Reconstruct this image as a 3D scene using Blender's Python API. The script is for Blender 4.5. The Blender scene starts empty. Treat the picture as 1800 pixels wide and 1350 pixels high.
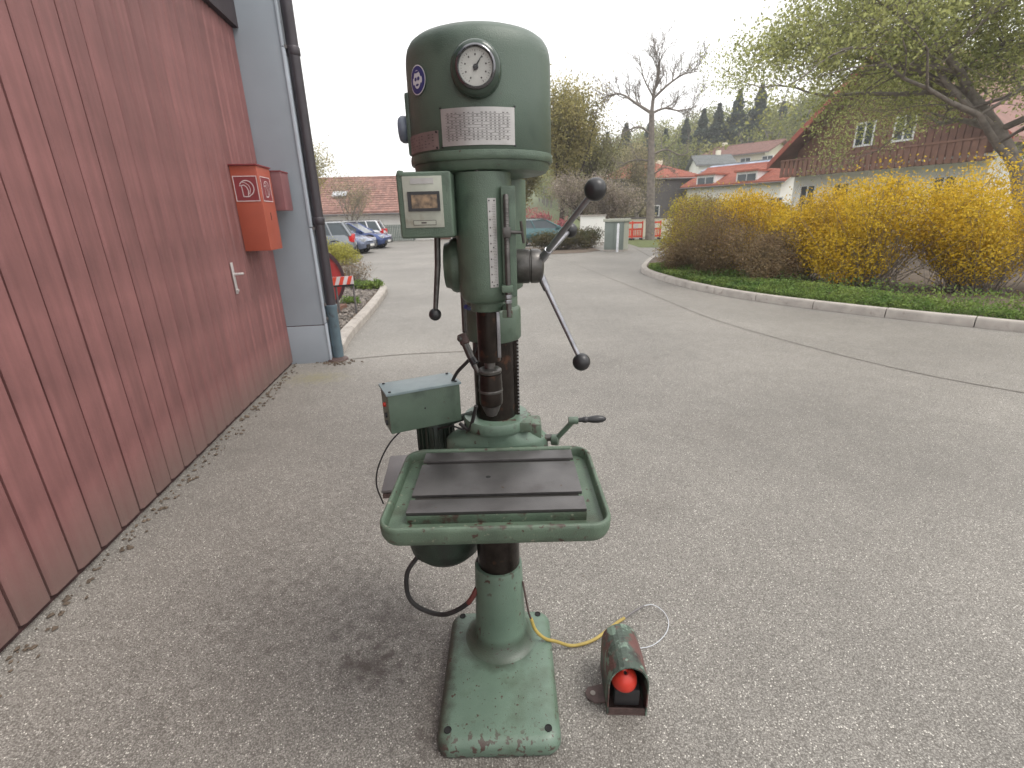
import bpy, bmesh, math, random
import numpy as np
from mathutils import Vector, Matrix
PI = math.pi
rad = math.radians
random.seed(7)
SC = bpy.context.scene
COL = SC.collection

# ------------------------------------------------------------------ camera, sky, sun, exposure
cam_d = bpy.data.cameras.new('camera')
cam_d.sensor_width = 36.0
cam_d.lens = 17.0
cam_d.clip_start = 0.05
cam_d.clip_end = 2000
cam_d.dof.use_dof = True
cam_d.dof.focus_distance = 1.35
cam_d.dof.aperture_fstop = 7.0
cam = bpy.data.objects.new('camera', cam_d)
COL.objects.link(cam)
cam.location = (0, 0, 1.6)
_p = rad(19.26)
_base = Matrix(((1, 0, 0), (0, math.sin(_p), -math.cos(_p)), (0, math.cos(_p), math.sin(_p)))).to_4x4()
cam.matrix_world = Matrix.Translation((0, 0, 1.6)) @ _base @ Matrix.Rotation(rad(-1.49), 4, 'Z')
SC.camera = cam

W = bpy.data.worlds.new('World')
SC.world = W
W.use_nodes = True
nt = W.node_tree
bg = nt.nodes['Background']
sky = nt.nodes.new('ShaderNodeTexSky')
sky.sky_type = 'NISHITA'
sky.sun_disc = False
sky.sun_elevation = rad(58)
sky.sun_rotation = rad(108)
sky.dust_density = 3.0
mixw = nt.nodes.new('ShaderNodeMixRGB')          # thick bright cloud over the sky
mixw.inputs[0].default_value = 0.86
mixw.inputs[2].default_value = (13.6, 13.4, 13.2, 1)
nt.links.new(sky.outputs[0], mixw.inputs[1])
nt.links.new(mixw.outputs[0], bg.inputs[0])
bg.inputs[1].default_value = 0.1
sun_d = bpy.data.lights.new('sun', 'SUN')
sun_d.energy = 1.5
sun_d.angle = rad(22)
sun_d.color = (1.0, 0.96, 0.9)
sun = bpy.data.objects.new('sun', sun_d)
COL.objects.link(sun)
sun.rotation_euler = (rad(30), 0, rad(72))
SC.view_settings.view_transform = 'Standard'
SC.view_settings.look = 'None'
SC.view_settings.exposure = 0.52
SC.view_settings.gamma = 1.0
SC.view_settings.use_curve_mapping = False
SC.cycles.max_bounces = 6
SC.cycles.diffuse_bounces = 3
SC.cycles.transparent_max_bounces = 6

# ------------------------------------------------------------------ materials
def mat(name, rgb, rough=0.6, metal=0.0, var=0.15, vs=8.0, bump=0.0, bs=150.0, spots=(), island=0.0, spec=0.5, extra=None, trans=0.0, hue=None, edge=False):
    """base colour varied by noise; spots = list of (rgb, scale, threshold, softness) patches of wear"""
    m = bpy.data.materials.new(name)
    m.use_nodes = True
    t = m.node_tree
    b = t.nodes['Principled BSDF']
    N, L = t.nodes.new, t.links.new
    tc = N('ShaderNodeTexCoord')
    def noise(scale, detail=4):
        n = N('ShaderNodeTexNoise'); n.inputs['Scale'].default_value = scale; n.inputs['Detail'].default_value = detail
        L(tc.outputs['Object'], n.inputs['Vector']); return n
    col = N('ShaderNodeMixRGB'); col.blend_type = 'MIX'
    n1 = noise(vs)
    mr = N('ShaderNodeMapRange'); mr.inputs[1].default_value = 0.3; mr.inputs[2].default_value = 0.7
    L(n1.outputs[0], mr.inputs[0]); L(mr.outputs[0], col.inputs[0])
    lo = [max(0, c * (1 - var)) for c in rgb]; hi = [min(1, c * (1 + var)) for c in rgb]
    if hue: hi = list(hue)
    col.inputs[1].default_value = (*lo, 1); col.inputs[2].default_value = (*hi, 1)
    out = col.outputs[0]
    if island:
        g = N('ShaderNodeNewGeometry')
        mi = N('ShaderNodeMixRGB'); mi.blend_type = 'MULTIPLY'; mi.inputs[0].default_value = 1
        r = N('ShaderNodeMapRange'); r.inputs[3].default_value = 1 - island; r.inputs[4].default_value = 1 + island
        L(g.outputs['Random Per Island'], r.inputs[0]); L(out, mi.inputs[1]); L(r.outputs[0], mi.inputs[2]); out = mi.outputs[0]
    for (c2, sc, th, so) in spots:
        ns = noise(sc, 6)
        r = N('ShaderNodeMapRange'); r.inputs[1].default_value = th; r.inputs[2].default_value = th + so
        mi = N('ShaderNodeMixRGB'); mi.inputs[2].default_value = (*c2, 1)
        L(ns.outputs[0], r.inputs[0]); L(r.outputs[0], mi.inputs[0]); L(out, mi.inputs[1]); out = mi.outputs[0]
    if edge:      # paint rubbed off along edges and corners
        gm = N('ShaderNodeNewGeometry'); ne = noise(35, 6)
        ad = N('ShaderNodeMath'); ad.operation = 'MULTIPLY_ADD'; ad.inputs[1].default_value = 0.5; L(ne.outputs[0], ad.inputs[0]); L(gm.outputs['Pointiness'], ad.inputs[2])
        r = N('ShaderNodeMapRange'); r.inputs[1].default_value = 0.845; r.inputs[2].default_value = 0.90
        mi = N('ShaderNodeMixRGB'); mi.inputs[2].default_value = (0.06, 0.04, 0.032, 1)
        L(ad.outputs[0], r.inputs[0]); L(r.outputs[0], mi.inputs[0]); L(out, mi.inputs[1]); out = mi.outputs[0]
    if extra: out = extra(t, tc, out, b)
    L(out, b.inputs['Base Color'])
    b.inputs['Roughness'].default_value = rough
    b.inputs['Metallic'].default_value = metal
    b.inputs['Specular IOR Level'].default_value = spec
    if trans: b.inputs['Transmission Weight'].default_value = trans
    if bump:
        nb = noise(bs, 3)
        bn = N('ShaderNodeBump'); bn.inputs['Strength'].default_value = bump; bn.inputs['Distance'].default_value = 0.004
        L(nb.outputs[0], bn.inputs['Height']); L(bn.outputs[0], b.inputs['Normal'])
    return m

RUST = (0.055, 0.03, 0.022)
def base_grime(t, tc, out, b):
    # oily dirt gathered round the column foot and along the left edge of the base, chips by the front edge
    N, L = t.nodes.new, t.links.new
    sx = N('ShaderNodeSeparateXYZ'); L(tc.outputs['Object'], sx.inputs[0])
    def m(op, a, c=None):
        n = N('ShaderNodeMath'); n.operation = op
        for i, x in enumerate((a, c)):
            if x is None: continue
            if isinstance(x, (int, float)): n.inputs[i].default_value = x
            else: L(x, n.inputs[i])
        return n.outputs[0]
    def noise(s):
        n = N('ShaderNodeTexNoise'); n.inputs['Scale'].default_value = s; n.inputs['Detail'].default_value = 6; L(tc.outputs['Object'], n.inputs['Vector']); return n.outputs[0]
    def mr(x, a, c, lo=0., hi=1.):
        r = N('ShaderNodeMapRange'); r.inputs[1].default_value = a; r.inputs[2].default_value = c; r.inputs[3].default_value = lo; r.inputs[4].default_value = hi; L(x, r.inputs[0]); return r.outputs[0]
    def mix(f, a, c):
        n = N('ShaderNodeMixRGB'); L(f, n.inputs[0]); L(a, n.inputs[1]); n.inputs[2].default_value = (*c, 1); return n.outputs[0]
    low = mr(sx.outputs[2], .10, .13, 1, 0)
    dx = m('SUBTRACT', sx.outputs[0], -.01); dy = m('SUBTRACT', sx.outputs[1], .085)
    d = m('SQRT', m('ADD', m('MULTIPLY', dx, dx), m('MULTIPLY', dy, dy)))
    ring = mr(m('ADD', d, m('MULTIPLY', noise(14), .10)), .165, .205, 1, 0)
    out = mix(m('MULTIPLY', m('MULTIPLY', ring, low), .7), out, (0.035, 0.042, 0.03))
    left = mr(m('ADD', sx.outputs[0], m('MULTIPLY', noise(30), .07)), -.155, -.115, 1, 0)
    out = mix(m('MULTIPLY', m('MULTIPLY', left, low), .85), out, (0.03, 0.026, 0.02))
    front = mr(m('ADD', sx.outputs[1], m('MULTIPLY', noise(8), .05)), -.29, -.20, 1, 0)
    chips = mr(noise(48), .58, .60)
    out = mix(m('MULTIPLY', m('MULTIPLY', front, chips), low), out, (0.06, 0.035, 0.03))
    chips2 = mr(noise(90), .665, .68)
    out = mix(m('MULTIPLY', chips2, low), out, (0.05, 0.035, 0.03))
    return out
M = {}
M['green'] = mat('green_machine_paint', (0.082, 0.12, 0.087), 0.4, 0, 0.18, 9, 0.35, 420,
    spots=[((0.045, 0.068, 0.048), 12, 0.55, 0.16), (RUST, 55, 0.70, 0.03), ((0.035, 0.03, 0.022), 5, 0.68, 0.1)])
M['green_dirty'] = mat('worn_green_casting_paint', (0.088, 0.128, 0.09), 0.5, 0, 0.2, 14, 0.35, 300,
    spots=[((0.06, 0.075, 0.05), 11, 0.56, 0.16), (RUST, 40, 0.645, 0.03), ((0.2, 0.21, 0.16), 60, 0.66, 0.04)], edge=True)
M['green_base'] = mat('chipped_pale_green_paint', (0.11, 0.165, 0.125), 0.4, 0, 0.14, 7, 0.25, 250,
    spots=[((0.07, 0.095, 0.065), 6, 0.55, 0.16), (RUST, 30, 0.665, 0.02), ((0.07, 0.04, 0.035), 75, 0.69, 0.02)], edge=True, extra=base_grime)
M['green_hood'] = mat('hammered_green_paint', (0.072, 0.105, 0.08), 0.38, 0, 0.14, 5, 0.3, 500,
    spots=[((0.038, 0.062, 0.045), 9, 0.54, 0.2), (RUST, 60, 0.72, 0.03)])
M['darkgreen'] = mat('dark_oily_green_paint', (0.022, 0.035, 0.025), 0.45, 0, 0.3, 20, 0.3, 200, spots=[((0.02, 0.02, 0.018), 12, 0.5, 0.2)])
M['oily'] = mat('dark_oiled_steel', (0.03, 0.024, 0.021), 0.28, 0.75, 0.3, 30, 0.15, 120, spots=[((0.09, 0.045, 0.03), 25, 0.62, 0.1)])
M['steel'] = mat('worn_steel', (0.30, 0.30, 0.32), 0.32, 0.85, 0.2, 40, 0.1, 200)
M['darksteel'] = mat('dark_steel', (0.10, 0.095, 0.09), 0.38, 0.7, 0.3, 40, 0.15, 200)
M['chrome'] = mat('chrome', (0.62, 0.62, 0.64), 0.12, 1.0, 0.05, 10)
M['casedark'] = mat('dark_glossy_green_enamel', (0.035, 0.055, 0.042), 0.22, 0, 0.3, 12, 0.15, 60)
M['darkchrome'] = mat('blackened_chrome', (0.16, 0.16, 0.17), 0.16, 0.9, 0.3, 20)
M['black'] = mat('black_plastic', (0.018, 0.018, 0.02), 0.38, 0, 0.2, 30)
M['rubber'] = mat('black_rubber_cable', (0.02, 0.018, 0.018), 0.55, 0, 0.3, 60, 0.2, 300)
M['hole'] = mat('dark_bolt_hole', (0.008, 0.008, 0.008), 0.8)
M['alu'] = mat('engraved_aluminium', (0.36, 0.35, 0.34), 0.38, 0.45, 0.12, 30, spots=[((0.3, 0.28, 0.24), 20, 0.6, 0.2)])
M['ink'] = mat('plate_ink', (0.06, 0.05, 0.05), 0.6)
M['redplate'] = mat('faded_reddish_plate', (0.20, 0.155, 0.145), 0.4, 0.3, 0.15, 40)
M['dial'] = mat('white_dial', (0.46, 0.46, 0.43), 0.35, 0, 0.05, 60)
M['blue'] = mat('blue_sticker', (0.03, 0.04, 0.17), 0.35)
M['white'] = mat('white_print', (0.62, 0.63, 0.66), 0.4)
M['beige'] = mat('beige_grey_plate', (0.33, 0.34, 0.29), 0.45, 0.1, 0.12, 30, spots=[((0.22, 0.2, 0.15), 25, 0.6, 0.2)])
M['amber'] = mat('brown_strip_with_glare', (0.05, 0.025, 0.012), 0.2, 0, 0.5, 70, hue=(0.34, 0.22, 0.12))  # brown strip, with the window's orange glare painted in as paler mottling
M['lidblue'] = mat('pale_blue_green_lid', (0.22, 0.28, 0.29), 0.4, 0, 0.1, 20, 0.2, 200)
M['knobgrey'] = mat('blue_grey_knob', (0.13, 0.15, 0.19), 0.4, 0, 0.15, 20)
M['redbtn'] = mat('red_mushroom_plastic', (0.50, 0.035, 0.02), 0.42, 0, 0.1, 30)
M['pedal'] = mat('rusty_peeling_green_sheet', (0.062, 0.085, 0.068), 0.55, 0.1, 0.35, 18, 0.4, 90,
    spots=[((0.12, 0.055, 0.05), 13, 0.47, 0.06), ((0.17, 0.24, 0.19), 22, 0.57, 0.04), ((0.03, 0.028, 0.025), 16, 0.58, 0.1)])
M['rustlug'] = mat('rusty_brown_steel', (0.085, 0.055, 0.05), 0.6, 0.2, 0.3, 40, 0.4, 150)
M['yellow'] = mat('yellow_cable_jacket', (0.36, 0.27, 0.07), 0.5, 0, 0.25, 12, spots=[((0.1, 0.08, 0.04), 9, 0.55, 0.15)])
M['wire'] = mat('white_wire', (0.5, 0.52, 0.56), 0.5)
M['redhose'] = mat('dark_red_cable_end', (0.13, 0.03, 0.025), 0.5)
# table top: fine planing lines across the dark cast iron
def planing(t, tc, out, b):
    w = t.nodes.new('ShaderNodeTexWave'); w.bands_direction = 'Y'; w.inputs['Scale'].default_value = 95; w.inputs['Distortion'].default_value = 0.6
    t.links.new(tc.outputs['Object'], w.inputs['Vector'])
    r = t.nodes.new('ShaderNodeMapRange'); r.inputs[3].default_value = 0.6; r.inputs[4].default_value = 1.2
    mi = t.nodes.new('ShaderNodeMixRGB'); mi.blend_type = 'MULTIPLY'; mi.inputs[0].default_value = 1
    t.links.new(w.outputs[0], r.inputs[0]); t.links.new(out, mi.inputs[1]); t.links.new(r.outputs[0], mi.inputs[2])
    return mi.outputs[0]
M['iron'] = mat('planed_cast_iron', (0.118, 0.113, 0.112), 0.42, 0.55, 0.22, 9, 0.1, 300, spots=[((0.08, 0.07, 0.07), 12, 0.6, 0.2), ((0.09, 0.06, 0.045), 35, 0.68, 0.05)], extra=planing)
M['slot'] = mat('dark_slot_bottom', (0.02, 0.018, 0.016), 0.5)  # T-slot floors coloured near black
# building
def board_tone(t, tc, out, b):
    N, L = t.nodes.new, t.links.new
    oi = N('ShaderNodeObjectInfo'); r = N('ShaderNodeMapRange'); r.inputs[3].default_value = .86; r.inputs[4].default_value = 1.12; L(oi.outputs['Random'], r.inputs[0])
    mi = N('ShaderNodeMixRGB'); mi.blend_type = 'MULTIPLY'; mi.inputs[0].default_value = 1; L(out, mi.inputs[1]); L(r.outputs[0], mi.inputs[2])
    ge = N('ShaderNodeNewGeometry'); mp = N('ShaderNodeMapping'); mp.inputs['Scale'].default_value = (26, 26, 1.3); L(ge.outputs['Position'], mp.inputs['Vector'])
    n = N('ShaderNodeTexNoise'); n.inputs['Scale'].default_value = 1; n.inputs['Detail'].default_value = 5; L(mp.outputs[0], n.inputs['Vector'])
    r2 = N('ShaderNodeMapRange'); r2.inputs[1].default_value = .3; r2.inputs[2].default_value = .7; r2.inputs[3].default_value = .84; r2.inputs[4].default_value = 1.1; L(n.outputs[0], r2.inputs[0])
    m2 = N('ShaderNodeMixRGB'); m2.blend_type = 'MULTIPLY'; m2.inputs[0].default_value = 1; L(mi.outputs[0], m2.inputs[1]); L(r2.outputs[0], m2.inputs[2])
    sz = N('ShaderNodeSeparateXYZ'); L(ge.outputs['Position'], sz.inputs[0])
    ad = N('ShaderNodeMath'); ad.operation = 'MULTIPLY_ADD'; ad.inputs[1].default_value = -.35; L(n.outputs[0], ad.inputs[0]); L(sz.outputs[2], ad.inputs[2])
    r3 = N('ShaderNodeMapRange'); r3.inputs[1].default_value = -.14; r3.inputs[2].default_value = .22; r3.inputs[3].default_value = .65; r3.inputs[4].default_value = 0; L(ad.outputs[0], r3.inputs[0])
    m3 = N('ShaderNodeMixRGB'); m3.inputs[2].default_value = (.13, .10, .085, 1); L(r3.outputs[0], m3.inputs[0]); L(m2.outputs[0], m3.inputs[1])
    return m3.outputs[0]
M['plank'] = mat('weathered_red_boards', (0.20, 0.085, 0.082), 0.66, 0, 0.2, 3, 0.3, 60, extra=board_tone)
M['groove'] = mat('board_joint', (0.05, 0.02, 0.02), 0.8)
M['wallblue'] = mat('blue_grey_render', (0.27, 0.30, 0.335), 0.85, 0, 0.06, 2, 0.6, 260, spots=[((0.23, 0.255, 0.285), 1.5, 0.55, 0.3)])
M['skylit_side'] = mat('skylit_pier_side', (0.38, 0.42, 0.47), 0.6, 0, 0.08, 5, spots=[((0.12, 0.12, 0.13), 18, 0.68, 0.05)])  # paler than the pier: open-sky light on its side put into the colour
M['header'] = mat('dark_brown_header', (0.04, 0.03, 0.035), 0.7)
M['pipe'] = mat('dark_brown_downpipe', (0.04, 0.034, 0.04), 0.42, 0.2, 0.2, 5)
M['pipeblue'] = mat('blue_grey_pipe_foot', (0.085, 0.125, 0.15), 0.55, 0.1, 0.15, 9, spots=[((0.06, 0.07, 0.08), 12, 0.55, 0.15)])
M['orange'] = mat('orange_red_enamel', (0.33, 0.07, 0.04), 0.5, 0, 0.08, 5)
M['signred'] = mat('dark_red_sign', (0.20, 0.03, 0.035), 0.5, 0, 0.1, 10)
M['signwhite'] = mat('faded_white_print', (0.55, 0.45, 0.45), 0.5)
M['oldred'] = mat('faded_red_metal', (0.2, 0.08, 0.085), 0.55, 0, 0.12, 5)
M['handle'] = mat('pale_aluminium_handle', (0.5, 0.47, 0.46), 0.4, 0.3)
M['reelred'] = mat('red_drum_paint', (0.36, 0.025, 0.025), 0.45, 0, 0.2, 4, spots=[((0.2, 0.02, 0.02), 5, 0.55, 0.2)])
M['reelrim'] = mat('dark_drum_rim', (0.05, 0.02, 0.025), 0.5)
M['kerb'] = mat('concrete_kerb', (0.34, 0.31, 0.28), 0.85, 0, 0.15, 6, 0.6, 90, spots=[((0.2, 0.17, 0.15), 9, 0.6, 0.15)])
M['soil'] = mat('brown_soil', (0.10, 0.075, 0.055), 0.95, 0, 0.3, 6, 1.0, 40)
M['gravel'] = mat('grey_gravel_stone', (0.17, 0.148, 0.13), 0.8, 0, 0.2, 5, island=0.55)
M['grassm'] = mat('grass_ground', (0.09, 0.11, 0.035), 0.95, 0, 0.3, 3, 0.8, 30)
M['crack'] = mat('asphalt_joint_filler', (0.15, 0.137, 0.12), 0.9)
M['tilered'] = mat('red_roof_tile', (0.235, 0.125, 0.10), 0.75, 0, 0.2, 1.5, island=0.25, spots=[((0.17, 0.09, 0.07), 4, 0.55, 0.1)])
M['tilebright'] = mat('bright_red_roof_tile', (0.30, 0.09, 0.055), 0.75, 0, 0.12, 1.5, island=0.15)
M['tilebrown'] = mat('brown_roof_tile', (0.20, 0.105, 0.085), 0.8, 0, 0.15, 1.5, island=0.15)
M['tilegrey'] = mat('grey_roof_tile', (0.13, 0.14, 0.14), 0.7, 0, 0.15, 1.5, island=0.1)
M['plaster'] = mat('white_plaster', (0.8, 0.79, 0.75), 0.85, 0, 0.05, 1)
M['plasterc'] = mat('cream_plaster', (0.66, 0.62, 0.50), 0.85, 0, 0.05, 1)
M['wood'] = mat('brown_timber', (0.17, 0.085, 0.06), 0.7, 0, 0.2, 3, 0.3, 50)
M['glass'] = mat('window_glass', (0.05, 0.065, 0.075), 0.08, 0, 0.2, 1)
M['frame'] = mat('white_window_frame', (0.7, 0.7, 0.7), 0.5)
M['solar'] = mat('blue_solar_panel', (0.12, 0.17, 0.27), 0.15, 0.2)
M['gutter'] = mat('grey_gutter', (0.14, 0.13, 0.13), 0.5, 0.3)
M['cabgreen'] = mat('grey_green_cabinet', (0.17, 0.20, 0.18), 0.6, 0, 0.08, 3)
M['cabside'] = mat('pale_cabinet_side', (0.34, 0.35, 0.29), 0.6, 0, 0.08, 3)
M['barred'] = mat('red_barrier_plastic', (0.68, 0.07, 0.035), 0.5)
M['barwhite'] = mat('white_barrier_plate', (0.62, 0.55, 0.55), 0.5)
M['bark'] = mat('grey_brown_bark', (0.19, 0.165, 0.145), 0.9, 0, 0.3, 6, 0.8, 40)
M['barkdark'] = mat('dark_bark', (0.07, 0.055, 0.045), 0.9, 0, 0.3, 6, 0.8, 40)
def leaf(name, rgb, isl=0.45, hue=None, var=0.3, vs=1.0, tr=0.45):
    m = mat(name, rgb, 0.6, 0, var, vs, island=isl, hue=hue, spec=0.25)
    t = m.node_tree; b = t.nodes['Principled BSDF']; out = t.nodes['Material Output']
    tl = t.nodes.new('ShaderNodeBsdfTranslucent'); mx = t.nodes.new('ShaderNodeMixShader'); mx.inputs[0].default_value = tr
    t.links.new(b.inputs['Base Color'].links[0].from_socket, tl.inputs[0]); t.links.new(b.outputs[0], mx.inputs[1]); t.links.new(tl.outputs[0], mx.inputs[2]); t.links.new(mx.outputs[0], out.inputs[0])
    return m
M['l_spring'] = leaf('fresh_spring_leaves', (0.30, 0.29, 0.10), hue=(0.40, 0.34, 0.14))
M['l_fresh'] = leaf('fresh_pale_green_leaves', (0.33, 0.38, 0.14), hue=(0.42, 0.42, 0.16))
M['l_olive'] = leaf('olive_buds', (0.22, 0.21, 0.10))
M['l_brown'] = leaf('brown_green_buds', (0.28, 0.25, 0.15))
M['l_con'] = leaf('conifer_needles', (0.06, 0.085, 0.06), 0.4, tr=.2)
M['l_wood'] = leaf('hillside_spring_leaves', (0.22, 0.265, 0.075), hue=(0.31, 0.30, 0.10), vs=0.08)
M['l_pink'] = leaf('pink_blossom', (0.42, 0.10, 0.13), 0.4, hue=(0.5, 0.2, 0.2))
M['l_white'] = leaf('pale_blossom', (0.62, 0.52, 0.48), 0.4, hue=(0.3, 0.27, 0.17), vs=2.5)
M['l_yel'] = leaf('forsythia_flowers', (0.80, 0.52, 0.03), 0.35, hue=(0.62, 0.46, 0.05), vs=2.5)
M['l_yelg'] = leaf('forsythia_green_yellow', (0.66, 0.49, 0.05), 0.4, hue=(0.40, 0.37, 0.08), vs=3)
M['l_twig'] = leaf('dry_brown_twigs', (0.31, 0.205, 0.12), 0.4, hue=(0.22, 0.17, 0.09), vs=3)
M['l_green'] = leaf('ground_cover_green', (0.15, 0.27, 0.07), 0.45, hue=(0.24, 0.30, 0.08), vs=2)
M['l_moss'] = leaf('yellow_green_shrub', (0.36, 0.34, 0.08), 0.35)
M['l_dkgreen'] = leaf('dark_green_shrub', (0.075, 0.095, 0.035), 0.45, hue=(0.13, 0.10, 0.05), vs=2)
M['tyre'] = mat('tyre_rubber', (0.02, 0.02, 0.022), 0.8)
M['rim'] = mat('alloy_rim', (0.4, 0.41, 0.43), 0.35, 0.7)
M['lampred'] = mat('tail_lamp_red', (0.55, 0.02, 0.02), 0.2)
M['lampw'] = mat('clear_headlamp', (0.6, 0.62, 0.66), 0.1, 0.3)
M['carplate'] = mat('pale_number_plate', (0.65, 0.65, 0.62), 0.4)
def paint(n, rgb):
    m = mat(n, rgb, 0.25, 0.3, 0.04, 1, spec=0.6); m.node_tree.nodes['Principled BSDF'].inputs['Coat Weight'].default_value = 0.6; return m
M['p_grey'] = paint('grey_car_paint', (0.19, 0.21, 0.23)); M['p_silver'] = paint('silver_car_paint', (0.42, 0.44, 0.5))
M['p_blue'] = paint('blue_car_paint', (0.03, 0.06, 0.19)); M['p_white'] = paint('white_car_paint', (0.66, 0.67, 0.7))
M['p_navy'] = paint('navy_car_paint', (0.16, 0.19, 0.28)); M['p_teal'] = paint('teal_car_paint', (0.05, 0.13, 0.14))

# asphalt: pale aggregate showing in a grey binder, worn patches, oil stains near the machine
def asphalt():
    m = bpy.data.materials.new('worn_asphalt'); m.use_nodes = True
    t = m.node_tree; b = t.nodes['Principled BSDF']; N, L = t.nodes.new, t.links.new
    tc = N('ShaderNodeTexCoord')
    def math_(op, a, v=None):
        n = N('ShaderNodeMath'); n.operation = op; n.use_clamp = False
        for i, x in enumerate((a, v)):
            if x is None: continue
            if isinstance(x, (int, float)): n.inputs[i].default_value = x
            else: L(x, n.inputs[i])
        return n.outputs[0]
    def noise(s, d=5):
        n = N('ShaderNodeTexNoise'); n.inputs['Scale'].default_value = s; n.inputs['Detail'].default_value = d; L(tc.outputs['Object'], n.inputs['Vector']); return n.outputs[0]
    def mrange(x, a, c, lo=0., hi=1.):
        r = N('ShaderNodeMapRange'); r.inputs[1].default_value = a; r.inputs[2].default_value = c; r.inputs[3].default_value = lo; r.inputs[4].default_value = hi; L(x, r.inputs[0]); return r.outputs[0]
    def mix(f, a, c, mode='MIX'):
        n = N('ShaderNodeMixRGB'); n.blend_type = mode
        for i, x in enumerate((f, a, c)):
            if isinstance(x, (int, float)): n.inputs[i].default_value = x
            elif isinstance(x, tuple): n.inputs[i].default_value = (*x, 1)
            else: L(x, n.inputs[i])
        return n.outputs[0]
    vo = N('ShaderNodeTexVoronoi'); vo.inputs['Scale'].default_value = 210; L(tc.outputs['Object'], vo.inputs['Vector'])
    sep = N('ShaderNodeSeparateColor'); L(vo.outputs['Color'], sep.inputs[0])
    stone = mix(sep.outputs[0], (0.165, 0.154, 0.138), (0.325, 0.308, 0.28))
    bright = mrange(sep.outputs[1], 0.93, 0.985)
    stone = mix(bright, stone, (0.66, 0.63, 0.57))
    dist = mrange(vo.outputs['Distance'], 0.35, 0.75)
    col = mix(dist, stone, (0.11, 0.10, 0.088))
    grit = mrange(noise(38, 6), 0.60, 0.72)
    col = mix(math_('MULTIPLY', grit, .45), col, (0.10, 0.088, 0.075))
    big = mrange(noise(0.45, 8), 0.3, 0.7, 0.80, 1.14)
    col = mix(1.0, col, big, 'MULTIPLY')
    mid = mrange(noise(5.0), 0.35, 0.7, 0.93, 1.05)
    col = mix(1.0, col, mid, 'MULTIPLY')
    # traffic-polished far road is lighter and finer
    sx = N('ShaderNodeSeparateXYZ'); L(tc.outputs['Object'], sx.inputs[0])
    # oil stains: two worn spots left of the machine
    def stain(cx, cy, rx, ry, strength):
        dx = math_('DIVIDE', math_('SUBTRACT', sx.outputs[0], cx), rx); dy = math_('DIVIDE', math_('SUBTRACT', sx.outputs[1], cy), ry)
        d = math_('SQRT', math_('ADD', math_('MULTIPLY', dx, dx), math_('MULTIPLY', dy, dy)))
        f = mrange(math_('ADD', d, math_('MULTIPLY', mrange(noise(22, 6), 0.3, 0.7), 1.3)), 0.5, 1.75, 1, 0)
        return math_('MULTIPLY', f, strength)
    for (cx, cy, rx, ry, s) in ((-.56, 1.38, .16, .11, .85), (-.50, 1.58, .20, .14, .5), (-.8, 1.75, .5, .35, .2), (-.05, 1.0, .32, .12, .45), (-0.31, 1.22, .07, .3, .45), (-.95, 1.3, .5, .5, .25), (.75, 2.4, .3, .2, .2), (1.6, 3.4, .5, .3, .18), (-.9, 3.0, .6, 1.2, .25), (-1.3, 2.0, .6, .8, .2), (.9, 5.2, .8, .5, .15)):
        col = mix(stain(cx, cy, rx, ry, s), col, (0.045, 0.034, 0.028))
    col = mix(stain(-2.1, 4.95, .35, .22, .55), col, (0.21, 0.19, 0.07))
    col = mix(stain(-1.3, 5.9, 1.3, 1.8, .25), col, (0.36, 0.34, 0.3))
    col = mix(stain(2.0, 2.6, 3.2, 1.0, .12), col, (0.12, 0.11, 0.1))
    L(col, b.inputs['Base Color'])
    b.inputs['Roughness'].default_value = 0.62
    bn = N('ShaderNodeBump'); bn.inputs['Strength'].default_value = 0.55; bn.inputs['Distance'].default_value = 0.003
    L(math_('SUBTRACT', 1.0, vo.outputs['Distance']), bn.inputs['Height']); L(bn.outputs[0], b.inputs['Normal'])
    return m
M['asphalt'] = asphalt()

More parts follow.
